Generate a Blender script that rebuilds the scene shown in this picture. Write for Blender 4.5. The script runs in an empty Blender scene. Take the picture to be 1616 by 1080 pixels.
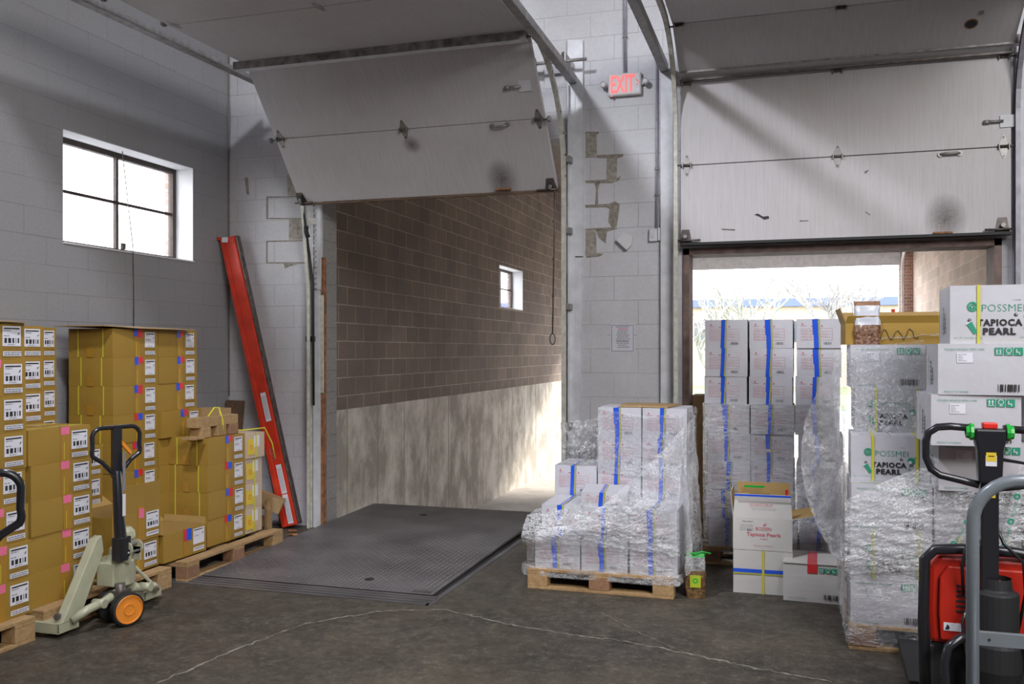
import bpy, bmesh, math, random
from mathutils import Vector, Matrix, noise

S = bpy.context.scene
COL = S.collection
random.seed(7)
R = random.Random(11)

# ---------------------------------------------------------------- camera, world, lights, exposure
CZ = 1.64
YAW = math.radians(17.2)
cam = bpy.data.cameras.new('camera')
cam.sensor_width = 36.0
cam.lens = 36.0 * 1426 / 1616
cam.shift_y = 13 / 1616
cam.clip_end = 400
camo = bpy.data.objects.new('camera', cam)
COL.objects.link(camo)
camo.location = (0, 0, CZ)
camo.rotation_euler = (math.pi / 2, 0, YAW)
S.camera = camo

S.view_settings.view_transform = 'Standard'
S.view_settings.look = 'None'
S.view_settings.gamma = 1.0
S.view_settings.use_curve_mapping = False
S.view_settings.exposure = 0.0

w = bpy.data.worlds.new('world'); S.world = w; w.use_nodes = True
bgn = w.node_tree.nodes['Background']
bgn.inputs[0].default_value = (0.93, 0.96, 1.0, 1)
bgn.inputs[1].default_value = 9.5

def sun_lamp(name, rot, energy, color, angle):
    l = bpy.data.lights.new(name, 'SUN'); l.energy = energy; l.color = color; l.angle = angle
    o = bpy.data.objects.new(name, l); COL.objects.link(o); o.rotation_euler = rot
    return o
sun_lamp('sun', Vector((-.55, -.72, -.42)).to_track_quat('-Z', 'Y').to_euler(), 8.0, (1, 0.93, 0.82), 0.09)

def area_lamp(name, loc, target, energy, color, sx, sy, spread=180):
    l = bpy.data.lights.new(name, 'AREA'); l.energy = energy; l.color = color
    l.shape = 'RECTANGLE'; l.size = sx; l.size_y = sy; l.spread = math.radians(spread)
    o = bpy.data.objects.new(name, l); COL.objects.link(o); o.location = loc
    o.rotation_euler = (Vector(target) - Vector(loc)).to_track_quat('-Z', 'Y').to_euler()
    return o
area_lamp('ceiling_light_key', (-2.6, 3.1, 5.3), (-1.9, 6.9, 0.0), 105, (0.90, 0.92, 1.0), 0.3, 0.3, 125)
area_lamp('fill_light_aisle', (2.2, 1.6, 5.4), (-0.6, 5.6, 0.5), 150, (0.95, 0.95, 1.0), 3.0, 1.2, 140)  # unseen soft fill, added to raise the ambient level
area_lamp('fill_light_rear', (4.0, -1.6, 5.0), (-2.2, 5.4, 0.9), 240, (1.0, 0.97, 0.94), 3.5, 1.5, 150)  # unseen broad fill behind the camera, added to brighten carton sides

# ---------------------------------------------------------------- materials
MATS = {}
def mat(name, col, rough=0.6, metal=0.0, var=0.0, vscale=8.0, bump=0.0, bscale=40.0, spec=None, emit=None, coat=0.0):
    if name in MATS: return MATS[name]
    m = bpy.data.materials.new(name); m.use_nodes = True
    nt = m.node_tree; b = nt.nodes['Principled BSDF']
    b.inputs['Base Color'].default_value = (*col, 1)
    b.inputs['Roughness'].default_value = rough
    b.inputs['Metallic'].default_value = metal
    if spec is not None: b.inputs['Specular IOR Level'].default_value = spec
    if coat: b.inputs['Coat Weight'].default_value = coat
    if emit:
        b.inputs['Emission Color'].default_value = (*emit[0], 1); b.inputs['Emission Strength'].default_value = emit[1]
    if var or bump:
        tc = nt.nodes.new('ShaderNodeTexCoord')
        n = nt.nodes.new('ShaderNodeTexNoise'); n.inputs['Scale'].default_value = vscale; n.inputs['Detail'].default_value = 6
        nt.links.new(tc.outputs['Object'], n.inputs['Vector'])
        if var:
            r = nt.nodes.new('ShaderNodeMapRange')
            r.inputs[1].default_value = 0.3; r.inputs[2].default_value = 0.7
            r.inputs[3].default_value = 1 - var; r.inputs[4].default_value = 1 + var
            nt.links.new(n.outputs['Fac'], r.inputs[0])
            mx = nt.nodes.new('ShaderNodeVectorMath'); mx.operation = 'SCALE'
            mx.inputs[0].default_value = col
            nt.links.new(r.outputs[0], mx.inputs['Scale'])
            nt.links.new(mx.outputs[0], b.inputs['Base Color'])
        if bump:
            n2 = nt.nodes.new('ShaderNodeTexNoise'); n2.inputs['Scale'].default_value = bscale; n2.inputs['Detail'].default_value = 4
            nt.links.new(tc.outputs['Object'], n2.inputs['Vector'])
            bp = nt.nodes.new('ShaderNodeBump'); bp.inputs['Strength'].default_value = bump; bp.inputs['Distance'].default_value = 0.01
            nt.links.new(n2.outputs['Fac'], bp.inputs['Height']); nt.links.new(bp.outputs[0], b.inputs['Normal'])
    MATS[name] = m
    return m

class NT:
    """small helper for writing node materials"""
    def __init__(s, name):
        s.m = bpy.data.materials.new(name); s.m.use_nodes = True; s.nt = s.m.node_tree
        s.b = s.nt.nodes['Principled BSDF']; s.tc = s.nt.nodes.new('ShaderNodeTexCoord')
        MATS[name] = s.m
    def n(s, t, **k):
        x = s.nt.nodes.new(t)
        for a, v in k.items():
            if hasattr(x, a): setattr(x, a, v)
            else: x.inputs[a.replace('_', ' ')].default_value = v
        return x
    def l(s, a, b): s.nt.links.new(a, b)
    def noise(s, scale, detail=6, vec=None, rough=0.5, dist=0.0):
        x = s.n('ShaderNodeTexNoise'); x.inputs['Scale'].default_value = scale; x.inputs['Detail'].default_value = detail
        x.inputs['Roughness'].default_value = rough; x.inputs['Distortion'].default_value = dist
        s.l(vec if vec is not None else s.tc.outputs['Object'], x.inputs['Vector'])
        return x.outputs['Fac']
    def ramp(s, fac, stops):
        x = s.n('ShaderNodeValToRGB'); e = x.color_ramp.elements
        while len(e) < len(stops): e.new(0.5)
        for i, (p, c) in enumerate(stops):
            e[i].position = p; e[i].color = (*c, 1) if len(c) == 3 else c
        s.l(fac, x.inputs[0]); return x.outputs[0]
    def mix(s, fac, a, b, mode='MIX'):
        x = s.n('ShaderNodeMix'); x.data_type = 'RGBA'; x.blend_type = mode
        for v, i in ((fac, 0), (a, 6), (b, 7)):
            if isinstance(v, (int, float)): x.inputs[i].default_value = v
            elif isinstance(v, tuple): x.inputs[i].default_value = (*v, 1)
            else: s.l(v, x.inputs[i])
        return x.outputs[2]
    def swz(s, order, off=(0, 0, 0), scale=(1, 1, 1)):
        sp = s.n('ShaderNodeSeparateXYZ'); s.l(s.tc.outputs['Object'], sp.inputs[0])
        cb = s.n('ShaderNodeCombineXYZ')
        for i, a in enumerate(order):
            if a != '0': s.l(sp.outputs['XYZ'.index(a)], cb.inputs[i])
        mp = s.n('ShaderNodeMapping'); s.l(cb.outputs[0], mp.inputs[0])
        mp.inputs['Location'].default_value = off; mp.inputs['Scale'].default_value = scale
        return mp.outputs[0]
    def bump(s, h, strength, dist=0.01, prev=None):
        x = s.n('ShaderNodeBump'); x.inputs['Strength'].default_value = strength; x.inputs['Distance'].default_value = dist
        s.l(h, x.inputs['Height'])
        if prev is not None: s.l(prev, x.inputs['Normal'])
        return x.outputs[0]

def block_wall(name, order, paint, mortar, z0=0.03, msize=0.004, var=0.12, stain=(0.35, 0.33, 0.31), stain_amt=0.35, rowh=0.203, width=0.406, bstr=0.5, blockvar=0.0, rough=0.65, yo=0.0):
    t = NT(name)
    v = t.swz(order, (yo, -z0, 0))
    # wobble the joints a little
    nz = t.n('ShaderNodeTexNoise'); nz.inputs['Scale'].default_value = 9; t.l(v, nz.inputs['Vector'])
    vm = t.n('ShaderNodeVectorMath'); vm.operation = 'SCALE'; t.l(nz.outputs['Color'], vm.inputs[0]); vm.inputs['Scale'].default_value = 0.006
    va = t.n('ShaderNodeVectorMath'); va.operation = 'ADD'; t.l(v, va.inputs[0]); t.l(vm.outputs[0], va.inputs[1])
    br = t.n('ShaderNodeTexBrick'); t.l(va.outputs[0], br.inputs['Vector'])
    br.inputs['Scale'].default_value = 1; br.inputs['Mortar Size'].default_value = msize
    br.inputs['Mortar Smooth'].default_value = 0.3; br.inputs['Brick Width'].default_value = width; br.inputs['Row Height'].default_value = rowh
    br.inputs['Bias'].default_value = 0
    lo = tuple(c * (1 - blockvar) for c in paint); hi = tuple(min(1, c * (1 + blockvar)) for c in paint)
    br.inputs['Color1'].default_value = (*lo, 1); br.inputs['Color2'].default_value = (*hi, 1)
    br.inputs['Mortar'].default_value = (*mortar, 1)
    big = t.noise(1.3, 5); fine = t.noise(45, 5, rough=0.7)
    # joints are patchy: only where the patch noise is high the paint has cracked along them
    patch = t.ramp(t.noise(2.2, 3), [(0.42, (0.05,) * 3), (0.66, (1,) * 3)])
    base = t.mix(1.0, br.outputs['Color'], br.outputs['Color'])
    body = t.mix(patch, t.mix(0.55, base, paint), base) if mortar[0] < paint[0] else base
    c = t.mix(t.ramp(big, [(0.35, (stain_amt,) * 3), (0.6, (0,) * 3)]), body, stain)
    c = t.mix(t.ramp(t.noise(14, 6, rough=0.75), [(0.27, (0.5,) * 3), (0.36, (0,) * 3)]), c, stain)
    c = t.mix(1.0, c, t.ramp(fine, [(0.3, (1 - var,) * 3), (0.7, (1,) * 3)]), 'MULTIPLY')
    t.l(c, t.b.inputs['Base Color']); t.b.inputs['Roughness'].default_value = rough
    inv = t.n('ShaderNodeMath'); inv.operation = 'SUBTRACT'; inv.inputs[0].default_value = 1; t.l(br.outputs['Fac'], inv.inputs[1])
    b1 = t.bump(inv.outputs[0], bstr, 0.006); b2 = t.bump(fine, 0.25, 0.004, b1)
    t.l(b2, t.b.inputs['Normal'])
    return t.m

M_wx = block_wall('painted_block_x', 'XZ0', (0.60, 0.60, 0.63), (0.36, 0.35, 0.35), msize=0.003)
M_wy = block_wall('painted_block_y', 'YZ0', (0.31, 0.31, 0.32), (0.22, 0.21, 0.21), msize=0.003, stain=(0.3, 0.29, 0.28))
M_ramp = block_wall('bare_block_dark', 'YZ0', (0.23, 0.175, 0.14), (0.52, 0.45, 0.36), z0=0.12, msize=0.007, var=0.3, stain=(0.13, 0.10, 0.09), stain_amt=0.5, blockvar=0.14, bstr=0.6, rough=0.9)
M_rightw = block_wall('bare_block_light', 'YZ0', (0.74, 0.60, 0.52), (0.9, 0.82, 0.74), z0=0.0, msize=0.008, var=0.2, blockvar=0.14, rough=0.9, stain=(0.34, 0.27, 0.23))
M_return = block_wall('bare_block_grey', 'YZ0', (0.34, 0.33, 0.32), (0.22, 0.21, 0.20), msize=0.007, var=0.35, blockvar=0.08, rough=0.9, width=0.8, yo=0.1)
M_brick = block_wall('red_brick', 'XZ0', (0.45, 0.25, 0.19), (0.6, 0.55, 0.5), msize=0.008, rowh=0.075, width=0.22, blockvar=0.2, rough=0.9)
M_bricky = block_wall('red_brick_y', 'YZ0', (0.45, 0.25, 0.19), (0.6, 0.55, 0.5), msize=0.008, rowh=0.075, width=0.22, blockvar=0.2, rough=0.9)

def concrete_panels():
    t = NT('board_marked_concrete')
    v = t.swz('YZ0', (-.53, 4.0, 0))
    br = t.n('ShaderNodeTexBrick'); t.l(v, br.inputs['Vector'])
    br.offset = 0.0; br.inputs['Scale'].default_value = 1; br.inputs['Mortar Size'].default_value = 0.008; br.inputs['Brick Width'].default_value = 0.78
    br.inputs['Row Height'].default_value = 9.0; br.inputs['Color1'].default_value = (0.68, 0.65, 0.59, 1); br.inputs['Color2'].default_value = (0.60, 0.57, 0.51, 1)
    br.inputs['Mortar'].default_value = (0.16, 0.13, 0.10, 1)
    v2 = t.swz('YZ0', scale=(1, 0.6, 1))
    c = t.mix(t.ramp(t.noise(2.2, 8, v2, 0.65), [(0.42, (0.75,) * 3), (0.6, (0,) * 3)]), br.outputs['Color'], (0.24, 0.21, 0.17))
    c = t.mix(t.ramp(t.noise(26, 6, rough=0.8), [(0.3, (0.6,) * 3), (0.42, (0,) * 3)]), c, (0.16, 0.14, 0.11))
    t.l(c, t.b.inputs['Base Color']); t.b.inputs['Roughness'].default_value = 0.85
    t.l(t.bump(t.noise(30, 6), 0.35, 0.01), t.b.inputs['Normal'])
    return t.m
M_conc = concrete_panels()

def floor_mat():
    t = NT('worn_concrete_floor')
    a = t.noise(0.9, 8, rough=0.6); f = t.noise(60, 8, rough=0.85); m = t.noise(7, 8, rough=0.7)
    c = t.ramp(a, [(0.3, (0.024, 0.021, 0.017)), (0.5, (0.050, 0.041, 0.030)), (0.7, (0.10, 0.082, 0.055))])
    c = t.mix(t.ramp(m, [(0.45, (0,) * 3), (0.75, (0.8,) * 3)]), c, (0.12, 0.10, 0.075))
    c = t.mix(t.ramp(f, [(0.55, (0,) * 3), (0.75, (0.65,) * 3)]), c, (0.27, 0.25, 0.21))
    c = t.mix(t.ramp(f, [(0.25, (0.6,) * 3), (0.42, (0,) * 3)]), c, (0.03, 0.028, 0.025))
    g = t.noise(21, 8, rough=0.9)
    c = t.mix(t.ramp(g, [(0.52, (0,) * 3), (0.62, (0.4,) * 3)]), c, (0.24, 0.21, 0.16))
    c = t.mix(t.ramp(g, [(0.38, (0.5,) * 3), (0.48, (0,) * 3)]), c, (0.018, 0.016, 0.014))
    t.l(c, t.b.inputs['Base Color'])
    r = t.ramp(t.noise(3, 6), [(0.35, (0.5,) * 3), (0.65, (0.75,) * 3)])
    t.l(r, t.b.inputs['Roughness'])
    t.l(t.bump(f, 0.25, 0.004), t.b.inputs['Normal'])
    return t.m
M_floor = floor_mat()

def door_mat():
    t = NT('grimy_white_door_skin')
    st = t.noise(6, 8, t.swz('XYZ', scale=(14, 1, 0.7)), 0.7)
    c = t.ramp(st, [(0.2, (0.44, 0.42, 0.42)), (0.5, (0.525, 0.505, 0.515)), (0.8, (0.58, 0.56, 0.57))])
    c = t.mix(t.ramp(t.noise(22, 8, rough=0.85), [(0.24, (0.8,) * 3), (0.31, (0,) * 3)]), c, (0.18, 0.15, 0.13))
    c = t.mix(t.ramp(t.noise(1.7, 4), [(0.3, (0.3,) * 3), (0.5, (0,) * 3)]), c, (0.42, 0.38, 0.34))
    t.l(c, t.b.inputs['Base Color']); t.b.inputs['Roughness'].default_value = 0.45
    t.l(t.bump(st, 0.12, 0.003), t.b.inputs['Normal'])
    return t.m
M_door = door_mat()

def film_mat(name, lo, hi, sc=1.0, cw=0.03, stretch=(1, 1, 1), veil=0.05):
    """clear film: thin veil + fresnel gloss + opaque white creases, also painted in for sparkle"""
    t = NT(name); nt = t.nt; nt.nodes.remove(t.b)
    v = t.swz('XYZ', scale=stretch)
    n1 = t.noise(11 * sc, 4, v, 0.6, 1.8); n2 = t.noise(33 * sc, 4, v, 0.6, 1.2); n3 = t.noise(3.0, 3)
    b2 = t.bump(n2, 1.0, 0.03, t.bump(n1, 1.0, 0.05))
    def math_(op, a, b_=None, cl=False):
        x = t.n('ShaderNodeMath'); x.operation = op; x.use_clamp = cl
        for q, i in ((a, 0), (b_, 1)):
            if q is None: continue
            if isinstance(q, (int, float)): x.inputs[i].default_value = q
            else: t.l(q, x.inputs[i])
        return x.outputs[0]
    def crease(n, w):
        a = math_('ABSOLUTE', math_('SUBTRACT', n, 0.5)); m = t.n('ShaderNodeMapRange'); m.interpolation_type = 'SMOOTHSTEP'
        m.inputs[1].default_value = 0.0; m.inputs[2].default_value = w; m.inputs[3].default_value = 1.0; m.inputs[4].default_value = 0.0; t.l(a, m.inputs[0]); return m.outputs[0]
    dens = t.n('ShaderNodeMapRange'); dens.inputs[1].default_value = 0.35; dens.inputs[2].default_value = 0.62; dens.inputs[3].default_value = lo; dens.inputs[4].default_value = hi; t.l(n3, dens.inputs[0])
    cr = math_('MULTIPLY', math_('MAXIMUM', crease(n1, cw * .6), math_('MULTIPLY', crease(n2, cw * 1.3), 0.8)), dens.outputs[0])  # crease white also puts the film's sparkle into its colour
    tr = t.n('ShaderNodeBsdfTransparent')
    gl = t.n('ShaderNodeBsdfGlossy'); gl.inputs['Color'].default_value = (1, 1, 1, 1); gl.inputs['Roughness'].default_value = 0.07; t.l(b2, gl.inputs['Normal'])
    df = t.n('ShaderNodeBsdfDiffuse'); df.inputs['Color'].default_value = (0.97, 0.98, 1.0, 1)
    fac = math_('ADD', cr, veil, True)
    m1 = t.n('ShaderNodeMixShader'); t.l(fac, m1.inputs[0]); t.l(tr.outputs[0], m1.inputs[1]); t.l(df.outputs[0], m1.inputs[2])
    lw = t.n('ShaderNodeLayerWeight'); lw.inputs['Blend'].default_value = 0.3; t.l(b2, lw.inputs['Normal'])
    m2 = t.n('ShaderNodeMixShader'); t.l(math_('MULTIPLY', lw.outputs['Fresnel'], 0.38), m2.inputs[0]); t.l(m1.outputs[0], m2.inputs[1]); t.l(gl.outputs[0], m2.inputs[2])
    t.l(m2.outputs[0], nt.nodes['Material Output'].inputs['Surface'])
    return t.m
M_film = film_mat('stretch_film', 0.15, 0.75, 1.0, 0.028, (1, 1, 1), 0.03)
M_film2 = film_mat('stretch_film_crumpled', 0.2, 1.0, 1.8, 0.045, (1, 1, 1.8), 0.04)
M_filmt = film_mat('stretch_film_tight', 0.15, 0.75, 0.7, 0.035, (0.6, 0.6, 4.5), 0.03)

def wood(name, a, b):
    t = NT(name)
    v = t.swz('XYZ', scale=(3, 3, 3))
    c = t.ramp(t.noise(6, 8, v, 0.7, 1.5), [(0.3, a), (0.7, b)])
    c = t.mix(t.ramp(t.noise(3, 4), [(0.3, (0.5,) * 3), (0.5, (0,) * 3)]), c, tuple(x * 0.5 for x in a))
    t.l(c, t.b.inputs['Base Color']); t.b.inputs['Roughness'].default_value = 0.75
    t.l(t.bump(t.noise(30, 6, v), 0.3), t.b.inputs['Normal'])
    return t.m
M_wood = wood('pallet_pine', (0.30, 0.18, 0.075), (0.50, 0.33, 0.16))
M_wood2 = wood('old_dark_wood', (0.10, 0.06, 0.035), (0.2, 0.12, 0.07))
M_woodr = wood('reddish_wood', (0.22, 0.11, 0.06), (0.36, 0.2, 0.11))

def kraft(name, c0, b=0.0):
    t = NT(name)
    c = t.mix(t.ramp(t.noise(3, 4), [(0.3, (0.25,) * 3), (0.6, (0,) * 3)]), c0, tuple(x * 0.8 for x in c0))
    t.l(c, t.b.inputs['Base Color']); t.b.inputs['Roughness'].default_value = 0.62
    wv = t.n('ShaderNodeTexWave'); wv.inputs['Scale'].default_value = 60; t.l(t.swz('XYZ', scale=(1, 1, 0.02)), wv.inputs['Vector'])
    b1 = t.bump(wv.outputs['Fac'], 0.05, 0.003); t.l(t.bump(t.noise(5, 3), 0.4, 0.02, b1), t.b.inputs['Normal'])
    return t.m
M_kraft = kraft('kraft_carton', (0.35, 0.210, 0.032))
M_kraft2 = kraft('kraft_carton_plain', (0.40, 0.26, 0.12))
M_pink = kraft('pale_carton', (0.60, 0.47, 0.34))
M_inner = kraft('carton_inside', (0.42, 0.27, 0.09))
M_white = kraft('white_carton', (0.55, 0.545, 0.585))
M_white2 = kraft('white_carton_dirty', (0.60, 0.58, 0.55))
M_tape = mat('clear_brown_tape', (0.40, 0.215, 0.03), 0.25, coat=0.4, bump=0.2, bscale=60)
M_pinktape = mat('pink_tape', (0.85, 0.18, 0.32), 0.3, coat=0.3, bump=0.3)
M_redtape = mat('red_tape', (0.72, 0.03, 0.035), 0.3, coat=0.5, bump=0.3)
M_bluetape = mat('blue_tape', (0.02, 0.10, 0.72), 0.28, coat=0.5, bump=0.3)
M_ystrap = mat('yellow_strap', (0.62, 0.58, 0.05), 0.4)
M_gstrap = mat('dull_yellow_strap', (0.40, 0.40, 0.08), 0.4)
M_label = mat('label_paper', (0.74, 0.74, 0.80), 0.55)
M_ink = mat('black_ink', (0.02, 0.018, 0.02), 0.6)
M_greyink = mat('grey_ink', (0.22, 0.22, 0.25), 0.6)
M_redink = mat('red_ink', (0.62, 0.10, 0.16), 0.6)
M_pinkink = mat('pale_red_ink', (0.70, 0.36, 0.40), 0.6)
M_green = mat('green_ink', (0.02, 0.30, 0.17), 0.6)
M_brownink = mat('brown_ink', (0.24, 0.12, 0.03), 0.6)
M_steel = mat('galvanised_steel', (0.32, 0.31, 0.30), 0.5, 0.6, var=0.25, vscale=14, bump=0.1)
M_dsteel = mat('dirty_steel', (0.14, 0.12, 0.11), 0.5, 0.6, var=0.4, vscale=20)
M_strut = mat('grimy_strut_steel', (0.30, 0.28, 0.27), 0.55, 0.3, var=0.5, vscale=14)
M_cream = mat('cream_track_paint', (0.56, 0.55, 0.48), 0.5, 0.0, var=0.2, vscale=20)
M_wpaint = mat('white_paint_metal', (0.62, 0.63, 0.66), 0.45, var=0.12, vscale=10)
M_lav = mat('grey_lavender_metal', (0.30, 0.29, 0.34), 0.45, 0.2, var=0.2, vscale=15)
M_rust = mat('rust', (0.28, 0.12, 0.05), 0.8, var=0.5, vscale=18)
M_brownsteel = mat('brown_steel_frame', (0.17, 0.11, 0.095), 0.6, var=0.35, vscale=12)
M_rubber = mat('black_rubber', (0.015, 0.015, 0.016), 0.6)
M_black = mat('black_plastic', (0.018, 0.018, 0.022), 0.28, coat=0.3)
M_matblack = mat('matt_black', (0.02, 0.02, 0.022), 0.6)
M_jackcream = mat('jack_cream_paint', (0.43, 0.43, 0.30), 0.35, coat=0.3, var=0.08, vscale=12)
M_orange = mat('orange_polyurethane', (0.80, 0.27, 0.03), 0.4)
M_redbeam = mat('red_beam_paint', (0.62, 0.045, 0.02), 0.32, coat=0.3, var=0.2, vscale=6)
M_jackred = mat('red_cover_plastic', (0.50, 0.02, 0.008), 0.4)
M_tubegrey = mat('grey_tube_paint', (0.23, 0.26, 0.29), 0.3, 0.2, coat=0.3, var=0.06)
M_kgreen = mat('green_knob', (0.02, 0.42, 0.05), 0.35)
M_bred = mat('red_button', (0.75, 0.03, 0.02), 0.35)
M_yellow = mat('warning_yellow', (0.75, 0.55, 0.03), 0.5)
M_exitred = mat('exit_letters', (0.9, 0.05, 0.04), 0.4, emit=((1.0, 0.07, 0.06), 0.9))
M_exitbody = mat('exit_housing', (0.62, 0.60, 0.60), 0.45)
M_plate = mat('diamond_plate_steel', (0.19, 0.18, 0.185), 0.42, 0.55, var=0.35, vscale=2.5, bump=0.1)
M_platelug = mat('diamond_lug_steel', (0.32, 0.31, 0.31), 0.35, 0.6, var=0.3, vscale=3)
M_winframe = mat('dark_window_frame', (0.05, 0.033, 0.028), 0.6, var=0.3, vscale=20)
M_reveal = mat('white_reveal', (0.72, 0.72, 0.74), 0.6)
M_bare = mat('bare_block', (0.33, 0.30, 0.26), 0.9, var=0.3, vscale=30, bump=0.4)
M_mortar = mat('exposed_mortar', (0.26, 0.235, 0.20), 0.9, var=0.3, vscale=40, bump=0.4)
M_paintflap = mat('wall_paint_plain', (0.63, 0.63, 0.64), 0.65)
M_ceil = mat('ceiling_paint', (0.5, 0.5, 0.54), 0.8, var=0.1)
M_dockroof = mat('dock_roof_dark', (0.16, 0.13, 0.11), 0.8, var=0.2)
M_dockfloor = mat('pale_concrete', (0.56, 0.52, 0.49), 0.85, var=0.15, vscale=3, bump=0.2)
M_grass = mat('grass', (0.16, 0.24, 0.08), 0.9, var=0.3, vscale=1.5)
M_asph = mat('asphalt', (0.25, 0.25, 0.26), 0.9, var=0.15, vscale=1)
M_bark = mat('bark', (0.24, 0.23, 0.22), 0.9, var=0.3)
M_roofblue = mat('blue_grey_fascia', (0.07, 0.09, 0.22), 0.6)
M_darkglass = mat('dark_glass', (0.05, 0.06, 0.08), 0.15)
M_glass = None
def glass_mat():
    t = NT('window_glass')
    t.b.inputs['Base Color'].default_value = (0.9, 0.93, 0.95, 1); t.b.inputs['Roughness'].default_value = 0.05
    t.b.inputs['Alpha'].default_value = 0.12
    return t.m
M_glass = glass_mat()
M_seedbag = mat('brown_grain_in_bag', (0.16, 0.085, 0.03), 0.35, var=0.6, vscale=45, bump=0.8, bscale=60, coat=0.6)
M_baglabel = mat('yellow_green_label', (0.42, 0.50, 0.03), 0.4)
M_paper = mat('notice_paper', (0.60, 0.60, 0.66), 0.4, coat=0.3)
M_baker = mat('bag_white', (0.52, 0.54, 0.60), 0.35, coat=0.3)
M_pearls = mat('pearls_in_bag', (0.20, 0.10, 0.055), 0.3, var=0.9, vscale=70, bump=0.8, bscale=80, coat=0.6)
M_crack = mat('floor_crack_filler', (0.22, 0.20, 0.165), 0.85, var=0.4, vscale=30)
M_soot = None
def stain_mat():
    t = NT('soot_smudge')
    t.b.inputs['Base Color'].default_value = (0.13, 0.10, 0.085, 1); t.b.inputs['Roughness'].default_value = 0.8
    # soft-edged dirt: opacity falls off from the smudge centre, broken by noise
    g = t.n('ShaderNodeTexGradient'); g.gradient_type = 'SPHERICAL'
    t.l(t.tc.outputs['Object'], g.inputs[0])
    m = t.n('ShaderNodeMath'); m.operation = 'MULTIPLY'; t.l(g.outputs['Fac'], m.inputs[0]); t.l(t.noise(9, 6, rough=0.7), m.inputs[1])
    m2 = t.n('ShaderNodeMath'); m2.operation = 'MULTIPLY'; t.l(m.outputs[0], m2.inputs[0]); m2.inputs[1].default_value = 1.1
    t.l(m2.outputs[0], t.b.inputs['Alpha'])
    return t.m
M_soot = stain_mat()

# ---------------------------------------------------------------- geometry helpers
TXT = {}
def text_geo(s, bold=0.0):
    key = (s, bold)
    if key in TXT: return TXT[key]
    c = bpy.data.curves.new('t', 'FONT'); c.body = s; c.size = 1.0; c.resolution_u = 2; c.offset = bold; c.space_character = 1.16 if bold > .03 else 1.0
    o = bpy.data.objects.new('t', c); COL.objects.link(o)
    dg = bpy.context.evaluated_depsgraph_get(); dg.update()
    me = bpy.data.meshes.new_from_object(o.evaluated_get(dg))
    vs = [v.co.copy() for v in me.vertices]; fs = [tuple(p.vertices) for p in me.polygons]
    bpy.data.objects.remove(o); bpy.data.meshes.remove(me); bpy.data.curves.remove(c)
    if vs:
        x0 = min(v.x for v in vs); x1 = max(v.x for v in vs); y0 = min(v.y for v in vs); y1 = max(v.y for v in vs)
        vs = [((v.x - x0) / (x1 - x0), (v.y - y0) / (y1 - y0)) for v in vs]
    TXT[key] = (vs, fs)
    return TXT[key]

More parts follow.
